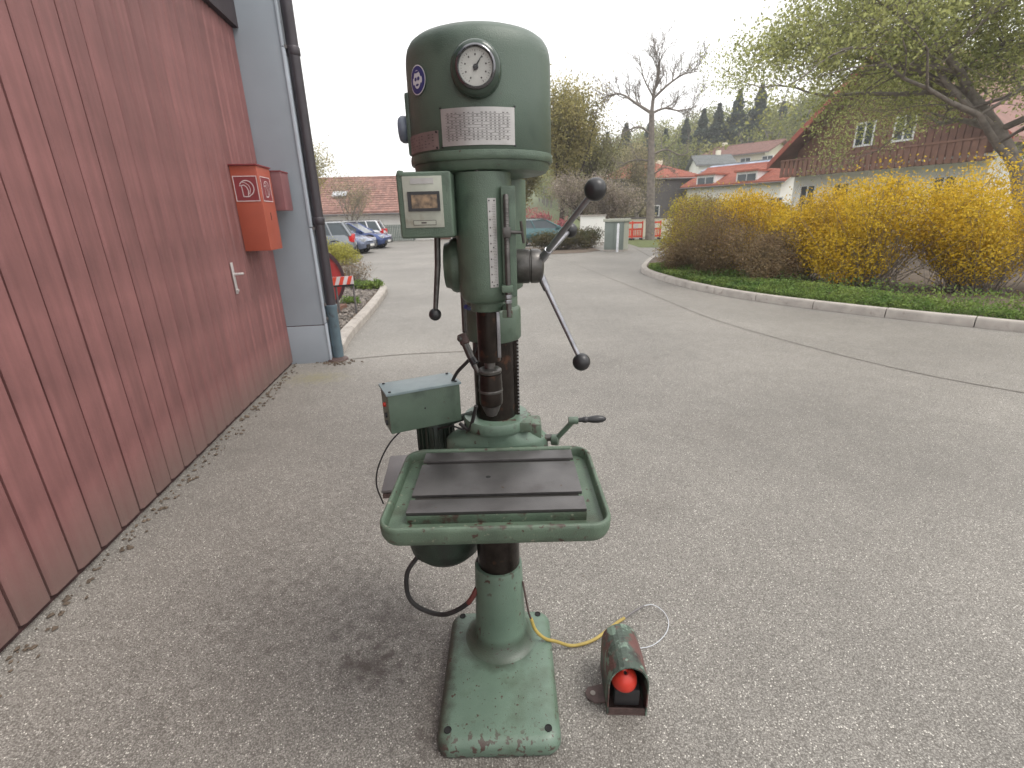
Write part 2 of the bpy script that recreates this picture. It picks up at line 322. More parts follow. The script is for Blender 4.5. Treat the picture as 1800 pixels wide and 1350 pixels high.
# ------------------------------------------------------------------ mesh helpers
def rotm(rx=0, ry=0, rz=0):
    return Matrix.Rotation(rz, 3, 'Z') @ Matrix.Rotation(ry, 3, 'Y') @ Matrix.Rotation(rx, 3, 'X')
class MB:
    def __init__(s): s.v = []; s.f = []
    def add(s, vs, fs):
        o = len(s.v); s.v += [tuple(p) for p in vs]; s.f += [tuple(i + o for i in f) for f in fs]; return s
    def box(s, x0, x1, y0, y1, z0, z1, R=None, c=None):
        vs = [Vector((x, y, z)) for z in (z0, z1) for y in (y0, y1) for x in (x0, x1)]
        if R is not None:
            c = Vector(c) if c is not None else Vector(((x0+x1)/2, (y0+y1)/2, (z0+z1)/2))
            vs = [R @ (p - c) + c for p in vs]
        return s.add(vs, [(0, 2, 3, 1), (4, 5, 7, 6), (0, 1, 5, 4), (2, 6, 7, 3), (0, 4, 6, 2), (1, 3, 7, 5)])
    def loft(s, rings, caps=True):
        n = len(rings[0]); o = len(s.v)
        for r in rings: s.v += [tuple(p) for p in r]
        for k in range(len(rings) - 1):
            for i in range(n):
                j = (i + 1) % n
                s.f.append((o + k*n + i, o + k*n + j, o + (k+1)*n + j, o + (k+1)*n + i))
        if caps:
            s.f.append(tuple(o + i for i in reversed(range(n))))
            s.f.append(tuple(o + (len(rings)-1)*n + i for i in range(n)))
        return s
    def lathe(s, prof, c=(0, 0, 0), axis=(0, 0, 1), seg=32, caps=True):
        ax = Vector(axis).normalized(); q = Vector((0, 0, 1)).rotation_difference(ax); c = Vector(c)
        return s.loft([[q @ Vector((r*math.cos(2*PI*i/seg), r*math.sin(2*PI*i/seg), h)) + c for i in range(seg)] for (r, h) in prof], caps)
    def tube(s, pts, r, seg=8):
        pts = [Vector(p) for p in pts]; n = len(pts); rs = r if isinstance(r, (list, tuple)) else [r]*n
        rings = []; prev = None
        for i in range(n):
            d = (pts[min(i+1, n-1)] - pts[max(i-1, 0)]).normalized()
            if prev is None:
                a = Vector((0, 0, 1)) if abs(d.z) < 0.9 else Vector((1, 0, 0)); u = d.cross(a).normalized()
            else:
                u = (prev - d * prev.dot(d)).normalized()
            prev = u; w = d.cross(u)
            rings.append([pts[i] + (u*math.cos(2*PI*k/seg) + w*math.sin(2*PI*k/seg))*rs[i] for k in range(seg)])
        return s.loft(rings)
    def ball(s, c, r, seg=20, sc=(1, 1, 1)):
        c = Vector(c); n = seg//2
        rings = []
        for k in range(n+1):
            a = -PI/2 + PI*(k if 0 < k < n else (0.02 if k == 0 else n-0.02))/n
            rings.append([c + Vector((sc[0]*r*math.cos(a)*math.cos(2*PI*i/seg), sc[1]*r*math.cos(a)*math.sin(2*PI*i/seg), sc[2]*r*math.sin(a))) for i in range(seg)])
        return s.loft(rings)
    def prism(s, outline, d, R=None, c=(0, 0, 0)):
        """outline in local xy, extruded 0..d in local z, then R and c"""
        c = Vector(c); R = R or Matrix.Identity(3)
        return s.loft([[R @ Vector((x, y, h)) + c for (x, y) in outline] for h in (0, d)])
def rrect(w, d, r, n=6):
    out = []
    for (cx, cy, a0) in ((w/2-r, d/2-r, 0), (-w/2+r, d/2-r, 90), (-w/2+r, -d/2+r, 180), (w/2-r, -d/2+r, 270)):
        for k in range(n+1):
            a = rad(a0 + 90*k/n); out.append((cx + r*math.cos(a), cy + r*math.sin(a)))
    return out
WL = {}
def link(name, me, material, parent=None):
    o = bpy.data.objects.new(name, me); COL.objects.link(o)
    if material is not None: me.materials.append(material)
    if parent is not None: o.parent = parent
    WL[o.name] = WL[parent.name] if parent is not None else Vector((0, 0, 0))
    return o
def build(mb, name, m, parent=None, smooth=True, ang=35, bevel=0.0, bseg=2, origin=None):
    me = bpy.data.meshes.new(name)
    off = Vector(origin) if origin is not None else (WL[parent.name] if parent is not None else Vector((0, 0, 0)))
    me.from_pydata([tuple(Vector(p) - off) for p in mb.v], [], mb.f)
    bm = bmesh.new(); bm.from_mesh(me); bmesh.ops.recalc_face_normals(bm, faces=bm.faces[:])
    if bevel:
        ed = [e for e in bm.edges if len(e.link_faces) == 2 and e.calc_face_angle(0) > rad(35)]
        bmesh.ops.bevel(bm, geom=ed, offset=bevel, segments=bseg, profile=0.6, affect='EDGES', clamp_overlap=True)
    bm.to_mesh(me); bm.free()
    if smooth:
        me.polygons.foreach_set('use_smooth', [True]*len(me.polygons)); me.set_sharp_from_angle(angle=rad(ang))
    o = link(name, me, M[m] if isinstance(m, str) else m, parent)
    if origin is not None:
        if parent is None: o.location = origin; WL[o.name] = Vector(origin)
        else: o.location = Vector(origin) - WL[parent.name]; WL[o.name] = Vector(origin)
    return o
def tag(o, label, cat, group=None, kind=None):
    o['label'] = label; o['category'] = cat
    if group: o['group'] = group
    if kind: o['kind'] = kind
    return o
def thing(name, label, cat, loc=(0, 0, 0), group=None):
    o = bpy.data.objects.new(name, None); COL.objects.link(o); o.location = loc; o.empty_display_size = 0.1
    WL[o.name] = Vector(loc); return tag(o, label, cat, group)
def struct(o): o['kind'] = 'structure'; return o
def stuff(o): o['kind'] = 'stuff'; return o
def sheet(name, pts, z, m):
    mb = MB(); mb.v = [(x, y, z) for x, y in pts]; mb.f = [tuple(range(len(pts)))]
    return struct(build(mb, name, m, smooth=False))
def smooth_curve(pts, n=10):
    pts = [Vector(p) for p in pts]; out = []
    P = [pts[0]*2 - pts[1]] + pts + [pts[-1]*2 - pts[-2]]
    for i in range(1, len(P)-2):
        for k in range(n):
            t = k/n
            out.append(0.5*((2*P[i]) + (P[i+1]-P[i-1])*t + (2*P[i-1]-5*P[i]+4*P[i+1]-P[i+2])*t*t + (3*P[i]-P[i-1]-3*P[i+1]+P[i+2])*t**3))
    return out + [pts[-1]]

# ------------------------------------------------------------------ ground, kerbs, terrain
_b = MB(); _b.v = [(-260, -25, 0), (330, -25, 0), (330, 430, 0), (-260, 430, 0)]; _b.f = [(0, 1, 2, 3)]
struct(build(_b, 'ground', 'asphalt', smooth=False))
sheet('meadow', [(-90, 46), (2, 46), (5, 33.5), (90, 33.5), (320, 200), (320, 425), (-250, 425), (-250, 46)], 0.006, 'grassm')
sheet('lawn', [(6.2, 23.6), (10.5, 21.5), (40, 21.5), (40, 30), (12, 31), (6.6, 31)], 0.006, 'grassm')

def road_joint(pts, w=0.02):
    mb = MB()
    p = smooth_curve([(x, y, 0.004) for x, y in pts], 8)
    for i in range(len(p)-1):
        d = (p[i+1]-p[i]).normalized(); n = Vector((-d.y, d.x, 0))*w/2*(0.6+0.8*random.random())
        mb.add([p[i]-n, p[i]+n, p[i+1]+n, p[i+1]-n], [(0, 1, 2, 3)])
    return mb
struct(build(road_joint([(2.1, 17.4), (2.45, 14), (2.72, 11.4), (2.95, 9.2), (3.13, 7.42), (3.57, 5.8), (4.2, 4.4), (5.5, 3.0)], 0.025), 'road_joint', 'crack', smooth=False))
struct(build(road_joint([(-1.98, 5.63), (-1.4, 5.78), (-0.75, 5.85), (-0.2, 5.9)], 0.022), 'road_joint', 'crack', smooth=False))
struct(build(road_joint([(-6.5, 24.5), (0.2, 21.8), (2.0, 17.6)], 0.03), 'road_joint', 'crack', smooth=False))

def kerb_line(name, pts, w, h, stone=1.0):
    """a row of kerb stones laid along a curve"""
    p = smooth_curve([(x, y, 0) for x, y in pts], 10)
    root = bpy.data.objects.new(name, None); COL.objects.link(root); root['kind'] = 'structure'; root.location = p[0]; WL[root.name] = Vector(p[0])
    # resample by length
    acc = [0]
    for i in range(1, len(p)): acc.append(acc[-1] + (p[i]-p[i-1]).length)
    def at(s):
        for i in range(1, len(p)):
            if acc[i] >= s: return p[i-1].lerp(p[i], (s-acc[i-1])/max(1e-6, acc[i]-acc[i-1]))
        return p[-1]
    s = 0
    while s < acc[-1] - 0.05:
        e = min(s + stone - 0.012, acc[-1]); k = 4; rings = []
        for j in range(k+1):
            a = at(s + (e-s)*j/k); d = (at(min(s+(e-s)*j/k+0.05, acc[-1])) - at(max(0, s+(e-s)*j/k-0.05))).normalized(); n = Vector((-d.y, d.x, 0))
            dz = random.uniform(-.003, .003) if j in (0, k) else 0
            rings.append([a - n*w/2 + Vector((0, 0, -.05)), a - n*w/2 + Vector((0, 0, h*.8+dz)), a - n*w*.36 + Vector((0, 0, h+dz)), a + n*w/2 + Vector((0, 0, h+dz)), a + n*w/2 + Vector((0, 0, -.05))])
        build(MB().loft(rings), 'kerb_stone', 'kerb', root, ang=40)
        s += stone
    return root
kerb_line('kerb', [(-2.2, 5.95), (-2.34, 6.8), (-2.56, 8.9), (-2.88, 11.2), (-3.15, 11.75), (-3.8, 12.3), (-5.2, 13.2), (-9.5, 14.6)], 0.15, 0.12)
kerb_line('kerb', [(-13, 19.5), (-8, 18.9), (-6.2, 18.4), (-5.5, 17.8), (-5.6, 17.0), (-6.5, 16.5), (-9, 16.3)], 0.13, 0.1)
kr_pts = [(5.1, 17.5), (4.35, 15.6), (3.85, 14.1), (3.72, 13.1), (3.82, 11.6), (4.04, 10.3), (4.42, 9.15), (5.0, 8.15), (5.9, 7.0), (7.5, 5.4), (10, 3.9)]
kerb_line('kerb', kr_pts, 0.15, 0.13)
sheet('gravel_bed', [(-2.3, 6.0), (-2.42, 6.9), (-2.64, 8.9), (-2.96, 11.15), (-3.2, 11.68), (-3.85, 12.22), (-5.25, 13.1), (-9.5, 14.5), (-12, 14.7), (-12, 6.0)], 0.06, 'soil')
sheet('shrub_bed', [(-13, 19.4), (-8, 18.8), (-6.3, 18.3), (-5.6, 17.8), (-5.7, 17.05), (-6.5, 16.6), (-9, 16.4), (-13, 16.4)], 0.06, 'soil')
_kb = [(v.x+0.08, v.y) for v in smooth_curve([(x, y, 0) for x, y in kr_pts], 6)]
sheet('planting_bed', _kb + [(14, 4.5), (18, 12), (14, 19), (8, 19)], 0.08, 'soil')
# verge in front of the cabinet
sheet('verge', [(0.5, 21.3), (1.6, 20.9), (3.2, 21.3), (4.1, 22.2), (4.1, 25.5), (0.5, 25.5)], 0.01, 'soil')

def hz(x, y):
    """height of the valley side: rises to the right and away"""
    t = (x*0.62 + (y-40)*0.42 - 14) / 70.0
    t = max(0.0, min(1.0, t)); s = t*t*(3-2*t)
    r = max(0.0, min(1.0, (y-44)/20.0)); q = max(0.0, min(1, (x+12)/28.0))
    return 15*s*r*q - 0.15
def hill():
    xs = np.linspace(-60, 325, 66); ys = np.linspace(42, 420, 56)
    mb = MB(); mb.v = [(float(x), float(y), hz(x, y)+0.5*math.sin(x*.3)*math.sin(y*.21)*min(1, max(0, (y-60)/40))) for y in ys for x in xs]
    n = len(xs); mb.f = [(j*n+i, j*n+i+1, (j+1)*n+i+1, (j+1)*n+i) for j in range(len(ys)-1) for i in range(n-1)]
    return build(mb, 'hillside', 'grassm')
struct(hill())

# pebbles of the gravel bed (nobody could count them)
def scatter_stones(n, poly_fn, name, m, s0, s1, z, seed):
    rng = np.random.RandomState(seed); V = []; Fc = []
    base = np.array([(1, 0, 0), (0, 1, 0), (-1, 0, 0), (0, -1, 0), (0, 0, .7), (0, 0, -.7)], float); fb = [(0, 1, 4), (1, 2, 4), (2, 3, 4), (3, 0, 4), (1, 0, 5), (2, 1, 5), (3, 2, 5), (0, 3, 5)]
    k = 0
    while k < n:
        x, y = poly_fn(rng)
        s = rng.uniform(s0, s1); a = rng.uniform(0, PI); ca, sa = math.cos(a), math.sin(a)
        v = base*(s*rng.uniform(.6, 1.2, 3)) + rng.uniform(-.25, .25, (6, 3))*s
        vx = v[:, 0]*ca - v[:, 1]*sa + x; vy = v[:, 0]*sa + v[:, 1]*ca + y
        o = len(V); V += list(zip(vx, vy, v[:, 2]+z)); Fc += [tuple(i+o for i in f) for f in fb]; k += 1
    mb = MB(); mb.v = V; mb.f = Fc
    return stuff(build(mb, name, m, smooth=False))
def bedpt(r):
    y = r.uniform(6.05, 12.1); xr = np.interp(y, [6, 6.9, 8.9, 11.15, 12.2], [-2.38, -2.5, -2.72, -3.03, -3.85]); return r.uniform(xr-2.3, xr), y
_o = scatter_stones(6500, bedpt, 'gravel', 'gravel', .018, .05, .07, 3)
tag(_o, 'grey and brown pebbles filling the bed between the left kerb and the building', 'gravel')

# ------------------------------------------------------------------ left building: red boarded gate, blue-grey pier
BO = Vector((-2.584, 5.5, 0)); BU = Vector((0.130, -0.9915, 0)); BN = Vector((0.9915, 0.130, 0))
def bl(u, n, z): return BO + BU*u + BN*n + Vector((0, 0, z))
def bbox(mb, u0, u1, n0, n1, z0, z1):
    vs = [bl(u, n, z) for z in (z0, z1) for n in (n0, n1) for u in (u0, u1)]
    return mb.add(vs, [(0, 2, 3, 1), (4, 5, 7, 6), (0, 1, 5, 4), (2, 6, 7, 3), (0, 4, 6, 2), (1, 3, 7, 5)])
wh = thing('warehouse', 'workshop building with tall red boarded gate and blue-grey rendered end pier', 'building', tuple(BO))
build(bbox(MB(), -0.2, 0, -0.3, 0.43, 0.452, 5.6), 'pier', 'wallblue', wh, bevel=0.004)
build(bbox(MB(), -0.2, 0.008, -0.3, 0.436, -0.05, 0.442), 'pier_base', 'wallblue', wh, bevel=0.004)
build(bbox(MB(), -0.19, -0.005, -0.3, 0.42, 0.44, 0.454), 'pier_joint', 'groove', wh)
for (z0, z1, dn) in ((0.47, 1.52, .446), (1.53, 3.2, .450), (3.21, 5.6, .444)):
    build(bbox(MB(), -0.1, 0.012, 0.425, dn, z0, z1), 'pier_side_lit', 'skylit_side', wh, bevel=0.003)  # added pale strip stands for the pier's side face lit by the sky
build(bbox(MB(), -0.1, 0.016, 0.43, .447, 0.02, .46), 'pier_side_lit', 'skylit_side', wh, bevel=0.003)
for z in (0.5, .66, 1.5, 3.2):
    build(bbox(MB(), -0.06, -0.02, .447, .47, z, z+.03), 'pipe_bracket', 'gutter', wh)
build(bbox(MB(), 0, 9, -0.02, 0.06, 3.35, 3.62), 'gate_header', 'header', wh)
build(bbox(MB(), 0, 9, -0.3, 0.0, 3.62, 5.6), 'upper_wall', 'wallblue', wh)
build(bbox(MB(), 0.0, 9, -0.3, -0.012, -0.05, 3.35), 'gate_backing', 'groove', wh)
build(bbox(MB(), -0.2, 9, -8, -0.32, 0, 5.55), 'wall_body', 'wallblue', wh)
pitch = 0.172; pl0 = None
mbp = MB().box(0.005, pitch-0.006, 0, 0.026, 0.03, 3.34)
for k in range(46):
    if pl0 is None:
        w_ = MB(); prof = [(0.004, 0), (0.004, .012), (0.02, .024), (pitch-0.024, .024), (pitch-0.008, .012), (pitch-0.008, 0)]
        w_.loft([[Vector((-a, b_, z)) for a, b_ in prof] for z in (0.035, 3.345)])
        me = bpy.data.meshes.new('plank'); me.from_pydata(w_.v, [], w_.f); me.materials.append(M['plank']); pl0 = me
        bm = bmesh.new(); bm.from_mesh(me); bmesh.ops.recalc_face_normals(bm, faces=bm.faces[:]); bm.to_mesh(me); bm.free()
    o = bpy.data.objects.new('plank', me); COL.objects.link(o); o.parent = wh
    # local x points back along the facade, y outwards
    R = Matrix((( -BU.x, BN.x, 0), (-BU.y, BN.y, 0), (0, 0, 1)))
    o.matrix_local = Matrix.Translation(BU*(k*pitch) + BN*(-0.012 + random.uniform(-.002, .002)) + Vector((0, 0, 0))) @ R.to_4x4()
# gate handle set
gh = BU*0
hd = MB(); bbox(hd, 1.155, 1.195, 0.013, 0.022, 1.0, 1.27); 
h_o = build(hd, 'handle_plate', 'handle', wh, bevel=0.003)
build(MB().tube([bl(1.175, .02, 1.17), bl(1.175, .06, 1.17), bl(1.09, .062, 1.165)], .011), 'lever', 'handle', h_o)
build(MB().lathe([(.012, 0), (.012, .012)], bl(1.175, .022, 1.03), BN), 'keyhole', 'handle', h_o)

# downpipe beside the pier
dp = thing('downpipe', 'dark brown rainwater downpipe with blue-grey foot at the corner of the grey pier', 'downpipe', (-2.065, 5.66, 0))
px_, py_ = -2.090, 5.655
build(MB().lathe([(.058, .62), (.058, 5.7)], (px_, py_, 0), seg=24), 'pipe', 'pipe', dp)
for z in (1.55, 3.15, 4.6): build(MB().lathe([(.060, z), (.066, z+.01), (.066, z+.07), (.060, z+.08)], (px_, py_, 0), seg=24), 'pipe_collar', 'pipe', dp)
build(MB().lathe([(.062, 0.03), (.062, .60), (.068, .62), (.068, .66), (.059, .665)], (px_, py_, 0), seg=24), 'pipe_foot', 'pipeblue', dp)
build(MB().lathe([(.13, 0), (.12, .02), (.07, .035)], (px_-.01, py_-.02, 0.002), seg=14), 'drain_collar', 'rustlug', dp)
build(MB().tube([(px_-.1, py_, 2.3), (px_, py_, 2.3)], .012), 'pipe_clamp', 'darksteel', dp)

# fire cabinet with hose / dial sign on the gate
fb = thing('fire_hose_box', 'orange-red fire box with white hose pictograms hung high on the red gate', 'fire box', tuple(bl(.75, 0, 1.34)))
build(bbox(MB(), 0.44, 0.80, 0.016, 0.245, 1.34, 2.075), 'cabinet', 'orange', fb, bevel=0.004)
build(bbox(MB(), 0.43, 0.815, 0.014, 0.255, 2.076, 2.087), 'cabinet_lid', 'signred', fb)
def pictogram(parent, fr, w, h):
    """fr(a, b, d) maps plate coords (a across, b up, d out) to world"""
    mb = MB()
    def rect(a0, a1, b0, b1, d0, d1): return mb.add([fr(a, b, d) for d in (d0, d1) for b in (b0, b1) for a in (a0, a1)], [(0, 2, 3, 1), (4, 5, 7, 6), (0, 1, 5, 4), (2, 6, 7, 3), (0, 4, 6, 2), (1, 3, 7, 5)])
    rect(0, w, 0, h, 0, .002); build(mb, 'sign_plate', 'signred', parent, smooth=False)
    mb = MB(); t = .007
    for (a0, a1, b0, b1) in ((0, w, 0, t), (0, w, h-t, h), (0, t, t, h-t), (w-t, w, t, h-t)):
        mb.add([fr(a, b, d) for d in (0.002, 0.0035) for b in (b0, b1) for a in (a0, a1)], [(0, 2, 3, 1), (4, 5, 7, 6), (0, 1, 5, 4), (2, 6, 7, 3), (0, 4, 6, 2), (1, 3, 7, 5)])
    build(mb, 'sign_border', 'signwhite', parent, smooth=False)
    # hose reel symbol: outer loop, inner loop, nozzle block
    def ribbon(pts, t):
        m2 = MB(); n = len(pts)
        for i in range(n-1):
            a = Vector(pts[i]); b = Vector(pts[i+1]); d = (b-a).normalized(); q = Vector((-d.y, d.x))*t/2
            m2.add([fr(*(a-q), .0045), fr(*(a+q), .0045), fr(*(b+q), .0045), fr(*(b-q), .0045)], [(0, 1, 2, 3)])
        return m2
    cx, cy = w*.52, h*.52
    arc = [(cx + .3*w*math.cos(rad(a)), cy + .3*h*math.sin(rad(a))) for a in range(150, -75, -12)]
    sym = ribbon(arc + [(cx+.05*w, cy-.33*h), (cx-.18*w, cy-.33*h), (cx-.2*w, cy+.1*h), (cx-.3*w, cy+.1*h)], .008)
    s2 = ribbon([(cx-.2*w, cy+.1*h), (cx-.1*w, cy+.13*h), (cx+.0*w, cy+.05*h), (cx+.06*w, cy-.1*h), (cx+.02*w, cy-.3*h)], .008); sym.add(s2.v, s2.f)
    s3 = ribbon([(cx-.2*w, cy+.24*h), (cx-.05*w, cy+.22*h), (cx+.1*w, cy+.12*h), (cx+.15*w, cy-.05*h), (cx+.08*w, cy-.24*h)], .005); sym.add(s3.v, s3.f)
    build(sym, 'sign_symbol', 'signwhite', parent, smooth=False)
pictogram(fb, lambda a, b, d: bl(.8005+d, 0.028+a, 1.775+b), .205, .215)
pictogram(fb, lambda a, b, d: bl(.76-a, 0.2455+d, 1.775+b), .26, .215)
build(bbox(MB(), .62, .632, .245, .247, 1.61, 1.68), 'lock_slot', 'hole', fb)
rb = thing('metal_sign_box', 'dull dark-red metal box between the orange fire box and the grey pier', 'wall box', tuple(bl(.3, 0, 1.68)))
build(bbox(MB(), .08, .34, .014, .31, 1.70, 2.06), 'box_body', 'oldred', rb, bevel=0.004)
build(bbox(MB(), .075, .345, .010, .315, 2.06, 2.07), 'box_lid', 'signred', rb)

# leaf litter and grit blown against the foot of the gate and the drain
def footpt(r):
    u = r.uniform(0, 5.2); n_ = .03 + abs(r.normal())*.05; p = BO + BU*u + BN*n_; return p.x, p.y
_o = scatter_stones(260, footpt, 'leaf_litter', 'soil', .006, .018, .006, 12)
tag(_o, 'brown grit and leaf litter gathered along the foot of the red gate', 'litter')
def drainpt(r): return -2.07+r.normal()*.13, 5.50+r.normal()*.06
_o = scatter_stones(90, drainpt, 'drain_litter', 'soil', .006, .02, .006, 13)
tag(_o, 'dark wet litter around the foot of the downpipe', 'litter')
def yardpt(r): return r.uniform(-2.2, 3.5), r.uniform(.9, 7)
_o = scatter_stones(220, yardpt, 'yard_grit', 'gravel', .002, .006, .003, 14)
tag(_o, 'small loose stones scattered over the asphalt yard', 'grit')

# red drum disc behind the pier with warning board
rd = thing('hose_drum', 'big round red drum flange with dark rim on the gravel behind the downpipe', 'drum', (-3.45, 8.5, 0.06))
dc = Vector((-3.40, 8.5, .62))
ax = Vector((0.35, -0.94, 0)).normalized()
build(MB().lathe([(.05, 0), (.50, 0), (.50, .012), (.05, .012)], dc, ax, 48), 'flange', 'reelred', rd)
build(MB().lathe([(.49, -.02), (.535, -.02), (.54, .0), (.54, .03), (.49, .03)], dc, ax, 48, caps=False), 'flange_rim', 'reelrim', rd)
build(MB().lathe([(.22, -.5), (.22, 0)], dc, ax, 32), 'core', 'reelred', rd)
build(MB().lathe([(.05, -.52), (.54, -.52), (.54, -.49), (.05, -.49)], dc, ax, 48), 'flange', 'reelrim', rd)
build(MB().lathe([(.05, .012), (.05, .06)], dc, ax, 16), 'hub', 'reelrim', rd)
for dx in (-.35, .35): build(MB().box(dc.x+dx-.05, dc.x+dx+.05, 8.2, 8.9, .05, .14), 'chock', 'wood', rd)
wb = thing('warning_board', 'red and white striped warning board across the red drum', 'warning board', (-2.95, 8.25, 0.6))
bw, bh = 0.60, 0.135
bo = Vector((-3.22, 8.2, .55)); bd = Vector((.985, .17, .03)).normalized(); bnn = Vector((.17, -.985, 0))
def bp(a, z, d): return bo + bd*a + Vector((0, 0, z)) + bnn*d
def bbx(a0, a1, z0, z1, d0, d1): return MB().add([bp(a, z, d) for d in (d0, d1) for z in (z0, z1) for a in (a0, a1)], [(0, 2, 3, 1), (4, 5, 7, 6), (0, 1, 5, 4), (2, 6, 7, 3), (0, 4, 6, 2), (1, 3, 7, 5)])
build(bbx(0, bw, 0, bh, 0, .02), 'board', 'barwhite', wb)
for k in range(5):
    a = -.02 + k*.125
    q = [(a, 0), (a+.062, 0), (a+.112, bh), (a+.05, bh)]; q = [(min(max(x, 0), bw), z) for x, z in q]
    build(MB().loft([[bp(x, z, .02) for x, z in q], [bp(x, z, .022) for x, z in q]]), 'stripe', 'barred', wb, smooth=False)
build(bbx(0, bw, -.03, 0, 0, .02), 'board_frame', 'black', wb)
build(MB().tube([bp(.58, .02, -.02), bp(.58, -.58, -.02)], .018), 'post', 'gutter', wb)
build(MB().tube([bp(.3, .02, -.02), bp(.3, -.58, -.02)], .018), 'post', 'gutter', wb)

# ------------------------------------------------------------------ plants
def leaves(P, size, seed, flat=0.0, aspect=0.6):
    """numpy: one small quad per point"""
    rng = np.random.RandomState(seed); n = len(P); P = np.asarray(P)
    a = rng.normal(size=(n, 3)); a /= np.linalg.norm(a, axis=1)[:, None]
    b = np.cross(a, rng.normal(size=(n, 3))); b /= np.linalg.norm(b, axis=1)[:, None]
    s = size*rng.uniform(.6, 1.3, (n, 1)); a = a*s; b = b*s*aspect
    V = np.stack([P-a, P-b*.9, P+a, P+b*.9], axis=1).reshape(-1, 3)
    return V, np.arange(4*n).reshape(-1, 4)
def mesh_np(name, V, Fq):
    me = bpy.data.meshes.new(name); me.vertices.add(len(V)); me.vertices.foreach_set('co', np.asarray(V, dtype=np.float32).ravel())
    k = Fq.shape[1]; me.loops.add(Fq.size); me.loops.foreach_set('vertex_index', Fq.astype(np.int32).ravel())
    me.polygons.add(len(Fq)); me.polygons.foreach_set('loop_start', (np.arange(len(Fq))*k).astype(np.int32)); me.update(calc_edges=True); me.validate()
    return me
def tubes_np(segs, sides=5):
    """segs: list of (p0,p1,r0,r1)"""
    V = []; Fs = []
    ang = np.arange(sides)*2*PI/sides; ca, sa = np.cos(ang)[:, None], np.sin(ang)[:, None]
    S = np.array([np.concatenate([p0, p1, [r0, r1]]) for p0, p1, r0, r1 in segs]); o = 0
    for s in S:
        d = s[3:6]-s[:3]; L = np.linalg.norm(d)+1e-9; d = d/L
        a = np.array([0, 0, 1.]) if abs(d[2]) < .9 else np.array([1., 0, 0]); u = np.cross(d, a); u /= np.linalg.norm(u); w = np.cross(d, u)
        ring = ca*u + sa*w
        V.append(s[:3]+ring*s[6]); V.append(s[3:6]+ring*s[7])
        i = np.arange(sides); j = (i+1) % sides
        Fs.append(np.stack([o+i, o+j, o+sides+j, o+sides+i], 1)); o += 2*sides
    return np.concatenate(V), np.concatenate(Fs)
def grow(seed, height, spread, r0, levels=4, kids=(4, 4, 4, 4), up=0.35, trunk_h=0.3, wig=0.18, crook=2, rise=0.6):
    rng = np.random.RandomState(seed); segs = []; tips = []
    def branch(p, d, L, r, lv):
        n = 4 if lv < levels else 3; q = p.copy(); rr = r; pts = [(q.copy(), rr)]
        for k in range(n):
            d2 = d + rng.normal(size=3)*wig + np.array([0, 0, up*.25]); d2 /= np.linalg.norm(d2); d = d2
            q2 = q + d*L/n; r2 = rr*(0.84 if lv else .9); segs.append((q.copy(), q2.copy(), rr, r2)); q = q2; rr = r2; pts.append((q.copy(), rr))
        if lv == levels:
            for t in np.linspace(.2, 1, 4): tips.append(p + (q-p)*t)
            return
        kk = kids[min(lv, len(kids)-1)]
        for k in range(kk):
            f = (k+1)/kk; i = max(1, min(n, int(round(f*n)))) if lv else max(2, min(n, int(round((.45+.55*f)*n))))
            bp_, br = pts[i]
            a = rng.uniform(0, 2*PI); side = np.array([math.cos(a), math.sin(a), rise*rng.uniform(.2, 1.3)])
            dd = d*(.45 if lv else .25) + side*spread*(1 if lv == 0 else .8); dd /= np.linalg.norm(dd)
            branch(bp_, dd, L*rng.uniform(.5, .75)*(1.25 if lv == 0 else 1), br*.62, lv+1)
        dd = d + rng.normal(size=3)*.2; dd /= np.linalg.norm(dd)
        branch(q, dd, L*.62, rr*.9, lv+1)
    branch(np.zeros(3), np.array([0, 0, 1.]), height*trunk_h, r0, 0)
    T = np.array(tips); top = T[:, 2].max(); sc = height/top
    sc_ = np.array([sc, sc, sc]); segs = [(a*sc_, b*sc_, c, d) for a, b, c, d in segs]; T = T*sc_
    return segs, T
def tree(name, label, loc, seed, height, spread, r0, leafm, nper, lsize, jitter, bark='bark', cat='tree', group=None, sq=(1, 1, 1), **kw):
    segs, T = grow(seed, height, spread, r0, **kw)
    root = thing(name, label, cat, loc, group)
    sq = np.array(sq); segs = [(a*sq, b*sq, c, d) for a, b, c, d in segs]; T = T*sq
    big = [s for s in segs if s[2] > r0*.3]; small = [s for s in segs if s[2] <= r0*.3]
    V, Fq = tubes_np(big, 7); o = link('trunk', mesh_np('trunk', V, Fq), M[bark], root); o.data.polygons.foreach_set('use_smooth', [True]*len(o.data.polygons))
    if small: V, Fq = tubes_np(small, 4); link('branches', mesh_np('branches', V, Fq), M[bark], root)
    if nper:
        rng = np.random.RandomState(seed+5); P = np.repeat(T, nper, 0) + rng.normal(size=(len(T)*nper, 3))*jitter
        V, Fq = leaves(P, lsize, seed); link('crown', mesh_np('crown', V, Fq), M[leafm], root)
    return root
